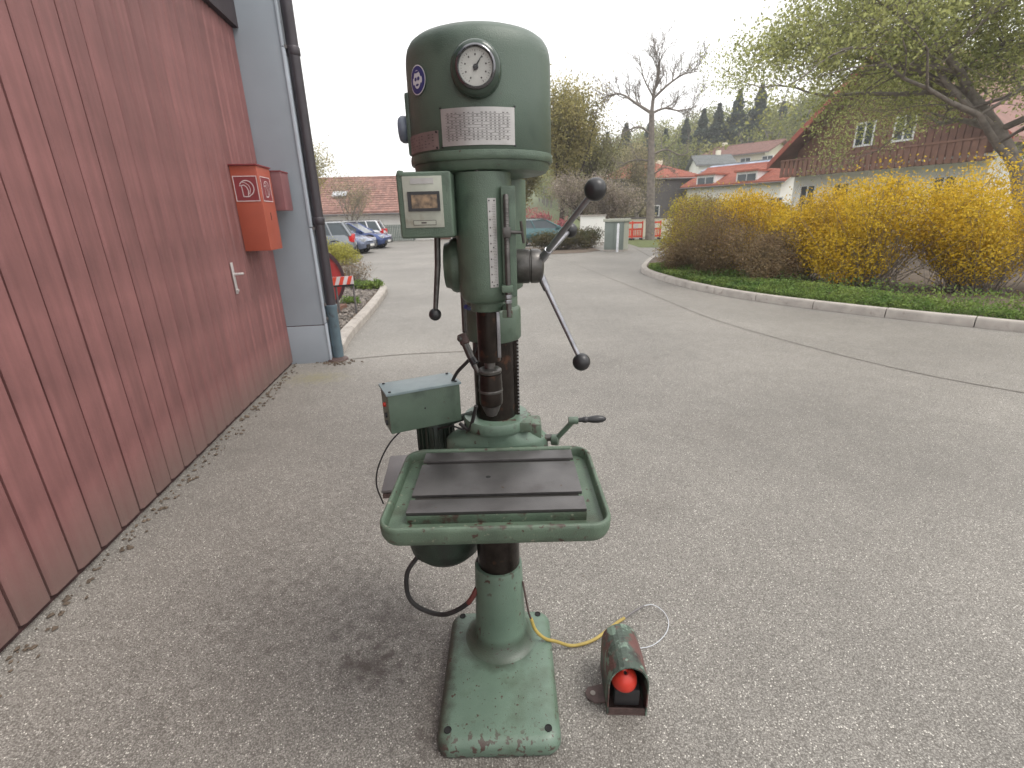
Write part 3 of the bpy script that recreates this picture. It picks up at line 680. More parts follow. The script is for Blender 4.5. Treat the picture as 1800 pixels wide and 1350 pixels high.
def shrub(name, label, loc, w, d, h, n, lsize, m, seed, cat='shrub', group=None, twigs=60, lump=.35, twm='barkdark', upright=False, twr=.006):
    rng = np.random.RandomState(seed); root = thing(name, label, cat, loc, group)
    # lumpy dome made of overlapping clumps
    C = []; k = max(7, int(10*w*d/(h*h)))
    for i in range(k):
        a = rng.uniform(0, 2*PI); r = math.sqrt(rng.uniform(0, 1))*.75
        C.append((r*math.cos(a)*w/2, r*math.sin(a)*d/2, h*rng.uniform(.3, .78), rng.uniform(.2, lump)*h))
    C = np.array(C); idx = rng.randint(0, k, n)
    g = rng.normal(size=(n, 3)); g /= np.linalg.norm(g, axis=1)[:, None]; rr = rng.uniform(0.25, 1.0, (n, 1))**.5
    P = C[idx, :3] + g*rr*C[idx, 3:4]*np.array([1.25, 1.25, 1.05]); P[:, 2] = np.abs(P[:, 2])
    st = rng.rand(n) < .12; P[st] += rng.normal(size=(st.sum(), 3))*np.array([.06, .06, .12])*h
    P[:, 2] = np.clip(P[:, 2], .02, h*1.15)
    V, Fq = leaves(P, lsize, seed, aspect=.6); link('crown', mesh_np('crown', V, Fq), M[m], root)
    segs = []
    for i in range(twigs):
        a = C[rng.randint(0, k)]; p0 = np.array([a[0]*.4+rng.normal()*.05*w, a[1]*.4+rng.normal()*.05*d, 0.]); p2 = a[:3] + rng.normal(size=3)*a[3]*.75; p2[2] = min(max(p2[2], h*.3)+.1*h*rng.rand(), h*1.12); p1 = (p0+p2)/2 + rng.normal(size=3)*.06*h
        segs += [(p0, p1, twr*1.6, twr), (p1, p2, twr, twr*.5)]
    V, Fq = tubes_np(segs, 4); link('stems', mesh_np('stems', V, Fq), M[twm], root)
    return root
def conifer_mesh(seed, h, r, n):
    rng = np.random.RandomState(seed); P = []
    for k in range(n):
        t = rng.uniform(0.06, 1)**.8; z = h*(.08 + .92*t); lay = .75 + .25*math.sin(t*38+rng.uniform(-.6, .6)); rr = r*(1-t)**.85*lay*math.sqrt(rng.uniform(.15, 1)); a = rng.uniform(0, 2*PI)
        P.append((rr*math.cos(a), rr*math.sin(a), z - rr*.25))
    V, Fq = leaves(np.array(P), r*.085, seed, aspect=.45); return mesh_np('crown', V, Fq)

# ------------------------------------------------------------------ houses
def house(name, label, loc, rz, w, d, h, rh, wallm, roofm, over=.5, wins=(), tiles=None, cat='house', hip=0.0, extra=None, chim=()):
    """ridge along local x; front is -y.  wins: (face, a, z, ww, wh) a = offset along the face"""
    root = thing(name, label, cat, loc); Lc = Vector(loc)
    def g(x, y, z): return Lc + Vector((x, y, z))
    mb = MB(); mb.box(Lc.x-w/2, Lc.x+w/2, Lc.y-d/2, Lc.y+d/2, Lc.z-3, Lc.z+h)
    build(mb, 'wall', wallm, root, smooth=False)
    if hip == 0:
        for sx in (-1, 1):
            build(MB().loft([[g(sx*w/2, -d/2, h), g(sx*w/2, d/2, h), g(sx*w/2, 0, h+rh)], [g(sx*(w/2-.3), -d/2, h), g(sx*(w/2-.3), d/2, h), g(sx*(w/2-.3), 0, h+rh)]]), 'gable', wallm, root, smooth=False)
    sl = rh/(d/2); ez = h - over*sl; th = .14
    for s in (-1, 1):
        hx = w/2 + over
        A = [g(-hx, s*(d/2+over), ez), g(hx, s*(d/2+over), ez), g(hx-hip, 0, h+rh), g(-hx+hip, 0, h+rh)]
        up = Vector((0, 0, th)); rf = build(MB().loft([A, [a+up for a in A]]), 'roof', roofm, root, smooth=False)
        if tiles:      # courses of tiles, proud of the roof slab, narrowing gaps
            nx, ny = tiles; mt = MB()
            for j in range(ny):
                for i in range(nx):
                    f0, f1 = j/ny, (j+1.08)/ny; f1 = min(f1, 1)
                    def pt(fx, fy, dz): 
                        lo = A[0].lerp(A[1], fx); hi_ = A[3].lerp(A[2], fx); q = lo.lerp(hi_, fy); q.z += th + dz; return q
                    a0, a1 = (i+.04)/nx, (i+.96)/nx; jz = random.uniform(0, .02)
                    mt.add([pt(a0, f0, .05+jz), pt(a1, f0, .05+jz), pt(a1, f1, .02), pt(a0, f1, .02), pt(a0, f0, 0), pt(a1, f0, 0)], [(0, 1, 2, 3), (4, 5, 1, 0)])
            o = build(mt, 'roof_tiles', roofm, rf, smooth=False); stuff(o)
        build(MB().tube([A[0]+Vector((0, s*.05, 0)), A[1]+Vector((0, s*.05, 0))], .07, 6), 'gutter', 'gutter', root)
    if hip:
        for s in (-1, 1):
            A = [g(s*(w/2+over), -d/2-over, ez+.02), g(s*(w/2+over), d/2+over, ez+.02), g(s*(w/2+over-hip), 0, h+rh)]
            build(MB().loft([A, [a+Vector((0, 0, th)) for a in A]]), 'roof_end', roofm, root, smooth=False)
    build(MB().tube([g(-w/2-over+hip, 0, h+rh+th), g(w/2+over-hip, 0, h+rh+th)], .11, 6), 'ridge', roofm, root)
    for (face, a, z, ww, wh_) in wins:
        if face == 'f': fr = lambda s, q, o_: g(a+s, -d/2-o_, z+q)
        elif face == 'l': fr = lambda s, q, o_: g(-w/2-o_, a+s, z+q)
        elif face == 'r': fr = lambda s, q, o_: g(w/2+o_, a+s, z+q)
        def bx(s0, s1, q0, q1, o0, o1): return MB().add([fr(s, q, o_) for o_ in (o0, o1) for q in (q0, q1) for s in (s0, s1)], [(0, 2, 3, 1), (4, 5, 7, 6), (0, 1, 5, 4), (2, 6, 7, 3), (0, 4, 6, 2), (1, 3, 7, 5)])
        t = .09
        wn = bx(-ww/2, ww/2, 0, t, -.02, .06)
        for b_ in (bx(-ww/2, ww/2, wh_-t, wh_, -.02, .06), bx(-ww/2, -ww/2+t, t, wh_-t, -.02, .06), bx(ww/2-t, ww/2, t, wh_-t, -.02, .06), bx(-t/2, t/2, t, wh_-t, -.02, .055)): wn.add(b_.v, b_.f)
        wo = build(wn, 'window', 'frame', root, smooth=False)
        build(bx(-ww/2+t, ww/2-t, t, wh_-t, -.02, .02), 'pane', 'glass', wo, smooth=False)
    for (x, y, ch) in chim: build(MB().box(Lc.x+x-.3, Lc.x+x+.3, Lc.y+y-.3, Lc.y+y+.3, Lc.z+h, Lc.z+h+rh+ch), 'chimney', 'plasterc', root, bevel=.03)
    if extra: extra(root, g)
    root.rotation_euler = (0, 0, rz)
    return root
# long low house behind the parked cars
def long_extra(root, g):
    # skylight, downpipe and door on the front
    sk = build(MB().add([g(-3.6, -2.95, 3.35), g(-2.5, -2.95, 3.35), g(-2.5, -2.35, 3.62), g(-3.6, -2.35, 3.62), g(-3.6, -2.95, 3.25), g(-2.5, -2.95, 3.25)], [(0, 1, 2, 3), (4, 5, 1, 0)]), 'skylight', 'lampw', root, smooth=False)
    build(MB().tube([g(2.3, -5.0, 2.15), g(2.35, -4.15, 1.8), g(2.5, -4.08, 0)], .05, 6), 'downpipe', 'gutter', root)
    build(MB().box(g(4.2, 0, 0).x, g(5.2, 0, 0).x, g(0, -4.06, 0).y, g(0, -3.98, 0).y, 0, 2.0), 'door', 'wood', root)
house('long_house', 'long white single-storey house with red tiled roof behind the parked cars', (-9.6, 42.0, 0), rad(1.2), 18.5, 8.0, 2.25, 2.3, 'plaster', 'tilered', over=.6,
      wins=[('f', 6.5, .9, 1.2, 1.0), ('f', -4.5, .9, 1.2, 1.0), ('f', -7.5, .9, 1.2, 1.0)], tiles=(74, 16), extra=long_extra)
gf = thing('garden_fence', 'low green-grey slatted fence at the end of the long white house', 'fence', (-8.0, 36.5, 0))
for k in range(16):
    x = -8.9 + k*.125; build(MB().box(x, x+.1, 36.5, 36.53, .05, 1.15), 'slat', 'cabgreen', gf, smooth=False)
for x in (-8.95, -6.9): build(MB().box(x, x+.08, 36.54, 36.62, 0, 1.2), 'post', 'cabgreen', gf, smooth=False)
for z in (.25, .95): build(MB().box(-8.95, -6.85, 36.531, 36.56, z, z+.06), 'rail', 'cabgreen', gf, smooth=False)

# houses on the slope at the right
def hh(x, y): return hz(x, y)
house('tiled_house', 'house with wide dark red hipped roof left of the hillside group, behind the bare tree', (15.0, 58, 0.2), rad(4), 9.0, 8.5, 4.7, 1.5, 'gutter', 'tilebright', hip=3.5, wins=[('f', -3, .9, 1.3, 1.1), ('f', 0, .9, 1.3, 1.1), ('f', 3, .9, 1.3, 1.1)], tiles=(40, 12), chim=[(2, .5, .5)])  # wall coloured dark grey to stand for the shade on it
house('grey_roof_house', 'small white house with grey roof and chimney, topmost left of the hillside houses', (29.8, 77, 4.3), rad(-6), 4.6, 5.5, 3.4, 1.2, 'plaster', 'tilegrey', wins=[('f', -1.6, .8, 1.1, 1.3), ('f', 1.4, .8, 1.1, 1.3), ('l', 0, .8, 1.1, 1.3)], chim=[(1, .2, .8)], tiles=(24, 8))
def balcony(root, g):
    build(MB().box(g(-4, 0, 0).x, g(5, 0, 0).x, g(0, -6.1, 0).y, g(0, -4.6, 0).y, g(0, 0, 1.9).z, g(0, 0, 2.05).z), 'balcony', 'plaster', root)
    build(MB().box(g(-4, 0, 0).x, g(5, 0, 0).x, g(0, -6.16, 0).y, g(0, -6.08, 0).y, g(0, 0, 2.05).z, g(0, 0, 2.9).z), 'balcony_panel', 'gutter', root)
house('upper_house', 'large cream house with brown-red roof, highest of the hillside houses', (37.6, 83, 4.9), rad(-50), 9.5, 8.4, 4.6, 1.5, 'plasterc', 'tilebrown', over=.9, wins=[('f', -5, 2.6, 1.6, 1.3), ('f', -1.5, 2.6, 1.6, 1.3), ('f', 2, 2.6, 1.6, 1.3), ('f', 5.2, 2.6, 1.6, 1.3), ('f', -4, .3, 1.6, 1.3), ('f', 3, .3, 1.6, 1.3), ('r', 0, 2.4, 1.3, 1.3)], chim=[(-4, .6, .8)], extra=balcony, tiles=(50, 12))
def solar(root, g):
    for k in range(9):
        x = -6 + k*1.3; s = 1.0/3.2
        a = [g(x, -2.9, 3.4+(3.2-2.9)*s+.2), g(x+1.22, -2.9, 3.4+(3.2-2.9)*s+.2), g(x+1.22, -.6, 3.4+(3.2-.6)*s+.2), g(x, -.6, 3.4+(3.2-.6)*s+.2)]
        build(MB().loft([a, [p+Vector((0, 0, .05)) for p in a]]), 'solar_panel', 'solar', root, smooth=False)
house('solar_house', 'house with a row of solar panels along its low roof, below the upper house', (31.0, 65.0, 2.6), rad(-56), 11, 6.4, 3.4, 1.0, 'plaster', 'tilegrey', over=.5, wins=[('f', -5, 1, 1.4, 1.2), ('f', -1, 1, 1.4, 1.2), ('f', 3, 1, 1.4, 1.2)], extra=solar)
def dormers(root, g):
    for x in (-2.6, 1.6):
        b = build(MB().box(g(x-1.0, 0, 0).x, g(x+1.0, 0, 0).x, g(0, -3.9, 0).y, g(0, -1.5, 0).y, g(0, 0, 3.2).z, g(0, 0, 4.25).z), 'dormer', 'frame', root, smooth=False)
        build(MB().box(g(x-.85, 0, 0).x, g(x-.05, 0, 0).x, g(0, -3.93, 0).y, g(0, -3.88, 0).y, g(0, 0, 3.3).z, g(0, 0, 4.05).z), 'pane', 'glass', b, smooth=False)
        build(MB().box(g(x+.05, 0, 0).x, g(x+.85, 0, 0).x, g(0, -3.93, 0).y, g(0, -3.88, 0).y, g(0, 0, 3.3).z, g(0, 0, 4.05).z), 'pane', 'glass', b, smooth=False)
        build(MB().box(g(x-1.15, 0, 0).x, g(x+1.15, 0, 0).x, g(0, -4.1, 0).y, g(0, -1.3, 0).y, g(0, 0, 4.25).z, g(0, 0, 4.4).z), 'dormer_roof', 'tilebright', b, smooth=False)
house('dormer_house', 'white house with bright red roof and two white dormers above the forsythia', (23.9, 50.5, .5), rad(-56), 9.5, 7.4, 3.4, 1.6, 'plaster', 'tilebright', over=.5, wins=[('f', -5, .7, 1.2, 1.3), ('f', -2, .7, 1.2, 1.3), ('f', 1.5, .7, 1.2, 1.3), ('f', 4.5, .7, 1.2, 1.3)], extra=dormers, tiles=(48, 14), chim=[(3, .8, .6)])
# big chalet at the right: gable towards the camera
def chalet():
    L0 = Vector((21.5, 30.4, 0.0)); root = thing('chalet', 'large chalet with brown timber gable, wide red-edged eaves and white lower storey at the right', 'house', tuple(L0))
    W2 = 5.2; D = 12; ze = 5.2; zr = 9.8
    def g(x, y, z): return L0 + Vector((x, y, z))
    build(MB().box(L0.x-W2, L0.x+W2, L0.y, L0.y+D, -.3, ze-.6), 'wall', 'plaster', root, smooth=False)
    build(MB().loft([[g(-W2, -.04, 3.9), g(W2, -.04, 3.9), g(W2, -.04, ze-.1), g(0, -.04, zr-.3), g(-W2, -.04, ze-.1)], [g(-W2, D, 3.9), g(W2, D, 3.9), g(W2, D, ze-.1), g(0, D, zr-.3), g(-W2, D, ze-.1)]]), 'gable_wall', 'wood', root, smooth=False)
    # vertical gable boards
    k = 0; x = -W2+.05
    while x < W2-.2:
        top = ze + (zr-ze)*(1-abs(x+.1)/W2) - .45
        build(MB().box(L0.x+x, L0.x+x+.3, L0.y-.09, L0.y-.042, 3.92, max(4.1, top)), 'gable_board', 'wood', root, smooth=False); x += .335
    ov = 1.15; sl = (zr-ze)/W2
    for s in (-1, 1):
        A = [g(s*(W2+ov), -1.3, ze-ov*sl), g(0, -1.3, zr), g(0, D+.8, zr), g(s*(W2+ov), D+.8, ze-ov*sl)]
        rf = build(MB().loft([A, [a+Vector((0, 0, .25)) for a in A]]), 'roof', 'tilebrown', root, smooth=False)
        B = [g(s*(W2+ov+.03), -1.36, ze-ov*sl-.12), g(s*(W2+ov+.03), -1.36, ze-ov*sl+.28), g(0, -1.36, zr+.28), g(0, -1.36, zr-.12)]
        build(MB().loft([B, [b+Vector((0, .06, 0)) for b in B]]), 'barge_board', mat_bargeboard, rf, smooth=False)
        for q in (.25, .6):
            P0 = g(s*(W2+ov)*q, -1.25, zr-(W2+ov)*q*sl-.2); build(MB().box(P0.x-.09, P0.x+.09, P0.y, P0.y+1.2, P0.z-.1, P0.z+.1), 'purlin', 'wood', rf, smooth=False)
    def win(x, z, w, h, m='frame'):
        y = L0.y
        wn = MB(); 
        for (a0, a1, b0, b1) in ((0, w, 0, .1), (0, w, h-.1, h), (0, .1, .1, h-.1), (w-.1, w, .1, h-.1), (w/2-.05, w/2+.05, .1, h-.1)): wn.box(L0.x+x+a0, L0.x+x+a1, y-.12, y-.02, z+b0, z+b1)
        o = build(wn, 'window', m, root, smooth=False); build(MB().box(L0.x+x+.1, L0.x+x+w-.1, y-.10, y-.03, z+.1, z+h-.1), 'pane', 'glass', o, smooth=False)
    for x in (-4.6, -2.4, .6, 3.0): win(x, 1.5, 1.1, 1.5)
    for x in (-1.6, .5): win(x, 4.9, 1.1, 1.3)
    bal = build(MB().box(L0.x-W2-.2, L0.x+W2+.2, L0.y-1.2, L0.y-.1, 3.55, 3.7), 'balcony', 'wood', root, smooth=False)
    n = 34
    for k in range(n):
        x = L0.x-W2-.2 + k*(2*W2+.4-.24)/(n-1); build(MB().box(x, x+.24, L0.y-1.24, L0.y-1.2, 3.5, 4.45), 'balcony_board', 'wood', bal, smooth=False)
    build(MB().box(L0.x-W2-.25, L0.x+W2+.25, L0.y-1.28, L0.y-1.16, 4.45, 4.55), 'hand_rail', 'wood', bal, smooth=False)
    root.rotation_euler = (0, 0, rad(-66))
mat_bargeboard = mat('red_brown_barge_board', (0.30, 0.085, 0.06), 0.7)
chalet()

# ------------------------------------------------------------------ parked cars
def car(name, label, loc, rz, paintm, L=4.2, Wd=1.78, H=1.5, wagon=True, boxy=0.0, group='cars parked in the row by the long house'):
    """length along local x, front at +x"""
    root = thing(name, label, 'car', (0, 0, 0), group)
    h = Wd/2; belt = .92 + .06*boxy; 
    def ring(x, zb, zt, w, wt):
        return [Vector((x, -w*.9, zb)), Vector((x, -w, zb+.18)), Vector((x, -w, (zb+zt)/2+.1)), Vector((x, -wt, zt)), Vector((x, wt, zt)), Vector((x, w, (zb+zt)/2+.1)), Vector((x, w, zb+.18)), Vector((x, w*.9, zb))]
    st = [(-L/2, .42, .72, .82, .74), (-L/2+.06, .28, .86, .93, .84), (-L/2+.35, .22, belt, 1, .93), (-L/2+1.1, .2, belt, 1, .94), (0, .2, belt-.02, 1, .94), (L/2-1.35, .2, belt-.04, 1, .93), (L/2-.9, .2, belt-.08, .99, .9), (L/2-.3, .22, .76, .94, .82), (L/2-.05, .28, .62, .84, .72), (L/2, .4, .54, .74, .64)]
    build(MB().loft([ring(x, zb, zt, h*w, h*wt) for x, zb, zt, w, wt in st]), 'body', paintm, root, ang=50)
    # cabin: dark glass with painted roof and pillars
    r0 = -L/2+(.12 if wagon else .55); r1 = -L/2+(.42 if wagon else 1.15); f1 = L/2-1.95; f0 = L/2-1.1
    wb_, wt_ = h*.93, h*.78
    cab = [[Vector((r0, -wb_, belt-.03)), Vector((f0, -wb_, belt-.06)), Vector((f0, wb_, belt-.06)), Vector((r0, wb_, belt-.03))], [Vector((r1, -wt_, H-.05)), Vector((f1, -wt_, H-.05)), Vector((f1, wt_, H-.05)), Vector((r1, wt_, H-.05))]]
    build(MB().loft(cab), 'windows', 'glass', root, smooth=False)
    build(MB().loft([[Vector((r1-.04, -wt_-.02, H-.07)), Vector((f1+.05, -wt_-.02, H-.07)), Vector((f1+.05, wt_+.02, H-.07)), Vector((r1-.04, wt_+.02, H-.07))], [Vector((r1+.1, -wt_+.1, H)), Vector((f1-.15, -wt_+.1, H)), Vector((f1-.15, wt_-.1, H)), Vector((r1+.1, wt_-.1, H))]]), 'roof', paintm, root, ang=60)
    for s in (-1, 1):
        for (xb, xt, r) in ((r0, r1, .06), (f0, f1, .04), ((r0+f0)/2, (r1+f1)/2+.05, .035), (r0+.75, r1+.62, .035)):
            build(MB().tube([(xb, s*wb_, belt-.05), (xt, s*(wt_+.005), H-.05)], r, 6), 'pillar', paintm, root)
        build(MB().tube([(r1, s*(wt_-.03), H+.03), (f1, s*(wt_-.03), H+.03)], .018, 6), 'roof_rail', 'darksteel', root)
        build(MB().box(f0-.35, f0-.15, s*(h+.08)-.09, s*(h+.08)+.09, belt-.03, belt+.12), 'mirror', paintm, root, bevel=.02)
        build(MB().box(-L/2-.005, -L/2+.2, s*h*.82-.11, s*h*.82+.11, .68, .98), 'tail_light', 'lampred', root, bevel=.02)
        build(MB().box(L/2-.36, L/2-.04, s*h*.72-.13, s*h*.72+.13, .56, .72), 'headlight', 'lampw', root, bevel=.02)
        for xw in (-L/2+.78, L/2-.8):
            y = s*(h-.11)
            build(MB().lathe([(.42, -.01), (.42, .11)], (xw, s*(h-.115) if s > 0 else -(h-.115)-.0, .36), (0, s, 0), 24), 'wheel_arch', 'hole', root)
            wo = build(MB().lathe([(.2, -.1), (.31, -.1), (.325, -.07), (.325, .09), (.31, .12), (.22, .125)], (xw, y, .325), (0, s, 0), 24), 'tyre', 'tyre', root)
            build(MB().lathe([(.21, .1), (.21, .122), (.06, .115)], (xw, y, .325), (0, s, 0), 20), 'rim', 'rim', wo)
            for k in range(5):
                a = 2*PI*k/5; build(MB().tube([(xw, y+s*.125, .325), (xw+.2*math.cos(a), y+s*.127, .325+.2*math.sin(a))], .022, 4), 'spoke', 'rim', wo)
    build(MB().box(L/2-.09, L/2+.02, -h*.72, h*.72, .28, .44), 'front_bumper', 'black', root, bevel=.02)
    build(MB().box(-L/2-.03, -L/2+.08, -h*.8, h*.8, .32, .5), 'rear_bumper', 'black' if boxy else paintm, root, bevel=.02)
    build(MB().box(-L/2-.045, -L/2-.028, -.26, .26, .55, .66), 'number_plate', 'carplate', root)
    build(MB().box(L/2+.018, L/2+.03, -.26, .26, .34, .45), 'number_plate', 'carplate', root)
    root.location = loc; root.rotation_euler = (0, 0, rz)
    return root
car('parked_car', 'grey boxy estate car with red tail lamp, nearest the camera behind the yellow-green shrub', (-8.75, 21.6, 0), rad(195), 'p_grey', 4.2, 1.8, 1.52, True, 1)
car('parked_car', 'silver-grey car with dark blue nose parked just beyond the grey estate', (-8.85, 25.0, 0), rad(-6), 'p_navy', 4.3, 1.78, 1.45, True)
car('parked_car', 'bright blue hatchback parked third from the camera', (-8.95, 29.0, 0), rad(-5), 'p_blue', 4.3, 1.78, 1.42, True)
car('parked_car', 'white car parked farthest away, beside the long white house', (-10.1, 32.4, 0), rad(184), 'p_white', 4.5, 1.8, 1.5, True)
car('parked_car', 'dark teal car half hidden behind the drill press feed levers', (1.9, 27.5, 0), rad(2), 'p_teal', 4.1, 1.75, 1.36, True, group=None)

# ------------------------------------------------------------------ street furniture on the right
cb = thing('utility_cabinet', 'grey-green utility cabinet with pale side and overhanging lid on the kerb', 'utility cabinet', (4.8, 22.2, 0))
R0 = rotm(rz=rad(-32))
cc = (4.75, 22.0, .6)
build(MB().box(4.3, 5.15, 21.65, 22.35, 0, 1.22, R0, cc), 'cabinet_body', 'cabgreen', cb, bevel=.01)
build(MB().box(4.24, 5.21, 21.59, 22.41, 1.22, 1.34, R0, cc), 'lid', 'cabside', cb, bevel=.015)
build(MB().box(4.34, 4.72, 21.63, 21.652, .1, 1.16, R0, cc), 'door', 'cabgreen', cb, bevel=.004)
build(MB().box(4.74, 5.11, 21.63, 21.652, .1, 1.16, R0, cc), 'door', 'cabgreen', cb, bevel=.004)
build(MB().box(5.145, 5.162, 21.7, 22.3, .08, 1.18, R0, cc), 'side_panel', 'cabside', cb)
build(MB().box(4.28, 5.17, 21.63, 22.37, 0, .07, R0, cc), 'plinth', 'kerb', cb)
wp = tag(build(MB().lathe([(.05, 0), (.05, 1.12), (.03, 1.16)], (4.62, 21.25, 0), seg=12), 'bollard', 'white', origin=(4.62, 21.25, 0)), 'slim white post standing in front of the utility cabinet', 'post')
for (i, x) in enumerate((7.1, 7.74, 8.85)):
    lab = ['red and white plastic barrier nearest the utility cabinet', 'red and white plastic barrier just left of the bare tree trunk', 'red plastic barrier right of the bare tree trunk'][i]
    br = thing('safety_barrier', lab, 'barrier', (x, 30.2, 0), 'red and white barriers at the street end')
    y = 30.2 + .1*i
    for z in (.2, .62, .98): build(MB().box(x-.3, x+.3, y-.03, y+.03, z-.05, z+.05), 'rail', 'barred', br, smooth=False)
    for k in range(6): build(MB().box(x-.27+k*.1, x-.22+k*.1, y-.02, y+.02, .2, .62), 'slat', 'barred', br, smooth=False)
    build(MB().box(x-.22, x+.02, y-.05, y-.03, .66, .93), 'reflector', 'barwhite', br, smooth=False)
    for s in (-.24, .24): build(MB().box(x+s-.04, x+s+.04, y-.25, y+.25, .0, .1), 'foot', 'tyre', br, smooth=False)
    for s in (-.3, .3): build(MB().box(x+s-.03, x+s+.03, y-.035, y+.035, .1, 1.08), 'post', 'barred', br, smooth=False)
gw = thing('garden_wall', 'short white rendered garden wall with coping behind the dark green shrubs', 'wall', (4.9, 29, 0))
build(MB().box(4.15, 5.55, 29, 29.25, 0, 1.42), 'wall', 'plaster', gw, smooth=False)
build(MB().box(4.1, 5.6, 28.95, 29.3, 1.42, 1.50), 'coping', 'kerb', gw, smooth=False)
lw = thing('boundary_wall', 'long low pale wall with grey coping at the street end behind the barriers', 'wall', (9, 34, 0))
build(MB().box(5.8, 26, 34, 34.25, 0, 1.15), 'wall', 'plasterc', lw, smooth=False)
build(MB().box(5.8, 26, 33.96, 34.3, 1.15, 1.25), 'coping', 'gutter', lw, smooth=False)

# ------------------------------------------------------------------ trees
def bare_tree():
    rng = np.random.RandomState(3); root = thing('bare_tree', 'tall bare grey tree with wide crooked limbs standing behind the orange barriers', 'tree', (8.3, 30, 0)); segs = []
    def limb(pts, r0, r1, lv):
        pts = [np.array(p, float) for p in smooth_curve(pts, 4)]; n = len(pts)
        for i in range(n-1): segs.append((pts[i], pts[i+1], r0+(r1-r0)*i/(n-1), r0+(r1-r0)*(i+1)/(n-1)))
        if lv <= 0: return
        L = sum(np.linalg.norm(pts[i+1]-pts[i]) for i in range(n-1)); k = {4: 9, 3: 12, 2: 7, 1: 5}[lv]
        for q in range(k):
            i = int(n*(.2+.78*(q+rng.rand())/k)); i = min(max(i, 1), n-2); d = pts[i+1]-pts[i-1]; d /= np.linalg.norm(d)
            sd = rng.normal(size=3); sd -= sd.dot(d)*d; sd /= np.linalg.norm(sd); dd = d*.7+sd*.8+np.array([0, 0, .35]); dd /= np.linalg.norm(dd)
            l = L*rng.uniform(.28, .48); rr = (r0+(r1-r0)*i/n)*.55
            mid = pts[i]+dd*l*.5+rng.normal(size=3)*.07*l; end = pts[i]+dd*l+np.array([0, 0, .12*l])+rng.normal(size=3)*.12*l
            limb([tuple(pts[i]), tuple(mid), tuple(end)], max(rr, .010), max(rr*.35, .005), lv-1)
    limb([(.15, 0, -.1), (.05, 0, 2), (-.1, 0, 4.6), (-.22, 0, 6.8)], .28, .14, 0)
    limb([(-.22, 0, 6.7), (-1.0, .2, 7.2), (-1.9, .4, 7.75), (-2.7, .6, 7.7)], 0.094, 0.025, 3)
    limb([(-.22, 0, 6.75), (-.1, .2, 7.8), (.1, .2, 8.7), (.0, .1, 9.6)], 0.108, 0.021, 3)
    limb([(-.2, 0, 7.4), (.5, -.3, 8.0), (1.2, -.5, 8.4), (1.9, -.6, 8.5)], 0.072, 0.021, 3)
    limb([(-.22, 0, 6.7), (.6, .4, 7.0), (1.5, .6, 6.9), (2.5, .8, 7.1)], 0.072, 0.021, 3)
    limb([(-.2, 0, 7.5), (-.9, -.5, 8.3), (-1.3, -.8, 9.3)], 0.065, 0.017, 2)
    limb([(-.15, 0, 5.6), (-.9, -.3, 6.0), (-1.6, -.5, 5.8), (-2.2, -.5, 5.5)], 0.058, 0.017, 2)
    limb([(-.1, 0, 4.6), (.8, .3, 4.9), (1.7, .4, 4.6), (2.4, .5, 4.9)], 0.058, 0.017, 2)
    limb([(-.1, 0, 4.3), (-1.0, .3, 4.4), (-2.0, .4, 4.0)], 0.058, 0.017, 2)
    limb([(-.05, 0, 3.5), (.6, -.4, 3.9), (1.2, -.6, 3.7)], 0.050, 0.014, 2)
    big = [q for q in segs if q[2] > .08]; small = [q for q in segs if q[2] <= .08]
    V, Fq = tubes_np(big, 10); o = link('trunk', mesh_np('trunk', V, Fq), M['bark'], root); o.data.polygons.foreach_set('use_smooth', [True]*len(o.data.polygons))
    V, Fq = tubes_np(small, 4); link('branches', mesh_np('branches', V, Fq), M['bark'], root)
bare_tree()
tree('spring_tree', 'broad yellow-green spring tree directly right of the drill head', (3.6, 34.5, 0), 4, 9.3, .75, .2, 'l_spring', 10, .08, .42, levels=4, kids=(6, 4, 4, 3), up=.8, trunk_h=.28, wig=.14, rise=1.3, bark='barkdark')
tree('spring_tree', 'darker yellow-green tree behind and right of the broad spring tree', (6.6, 39, 0), 9, 8.0, .8, .2, 'l_olive', 5, .08, .4, levels=4, kids=(5, 4, 4, 3), up=.8, trunk_h=.28, wig=.15, rise=1.2, bark='barkdark')
tree('spring_tree', 'yellow-green tree mostly hidden behind the drill column', (0.6, 37, 0), 14, 6.5, .85, .16, 'l_spring', 10, .075, .38, levels=4, kids=(6, 4, 4, 3), up=.6, trunk_h=.25, wig=.16, rise=1.1, bark='barkdark')
tree('budding_tree', 'brown budding tree behind the bare tree, left of the red roofs', (11.2, 44, 0), 12, 7.2, .85, .2, 'l_brown', 3, .08, .4, levels=4, kids=(5, 4, 4, 3), up=.6, trunk_h=.3, wig=.17, rise=1.0)
tree('budding_tree', 'greenish budding tree between the red tiled house and the grey roof house', (18.5, 72, 1.0), 15, 9.0, .85, .2, 'l_olive', 4, .12, .45, levels=4, kids=(5, 4, 4, 3), up=.6, trunk_h=.3, wig=.17, rise=1.0)
tree('blossom_tree', 'small white-blossomed tree behind the black feed knob', (5.0, 32, 0), 31, 3.9, .95, .1, 'l_white', 12, .06, .22, levels=3, kids=(6, 5, 4), up=.5, trunk_h=.35, wig=.2, rise=.9, bark='barkdark')
tree('blossom_tree', 'pale blossom tree left of the grey trunk, over the barriers', (7.2, 33, 0), 35, 3.6, .95, .1, 'l_white', 10, .06, .25, levels=3, kids=(6, 5, 4), up=.5, trunk_h=.35, wig=.2, rise=.9, bark='bark')
tree('overhanging_tree', 'leafy tree reaching over the top right corner of the view', (14.9, 14.6, 0), 41, 12.2, 1.15, .22, 'l_fresh', 12, .05, .26, levels=5, kids=(7, 4, 4, 3, 2), up=.12, trunk_h=.5, wig=.2, rise=.45)
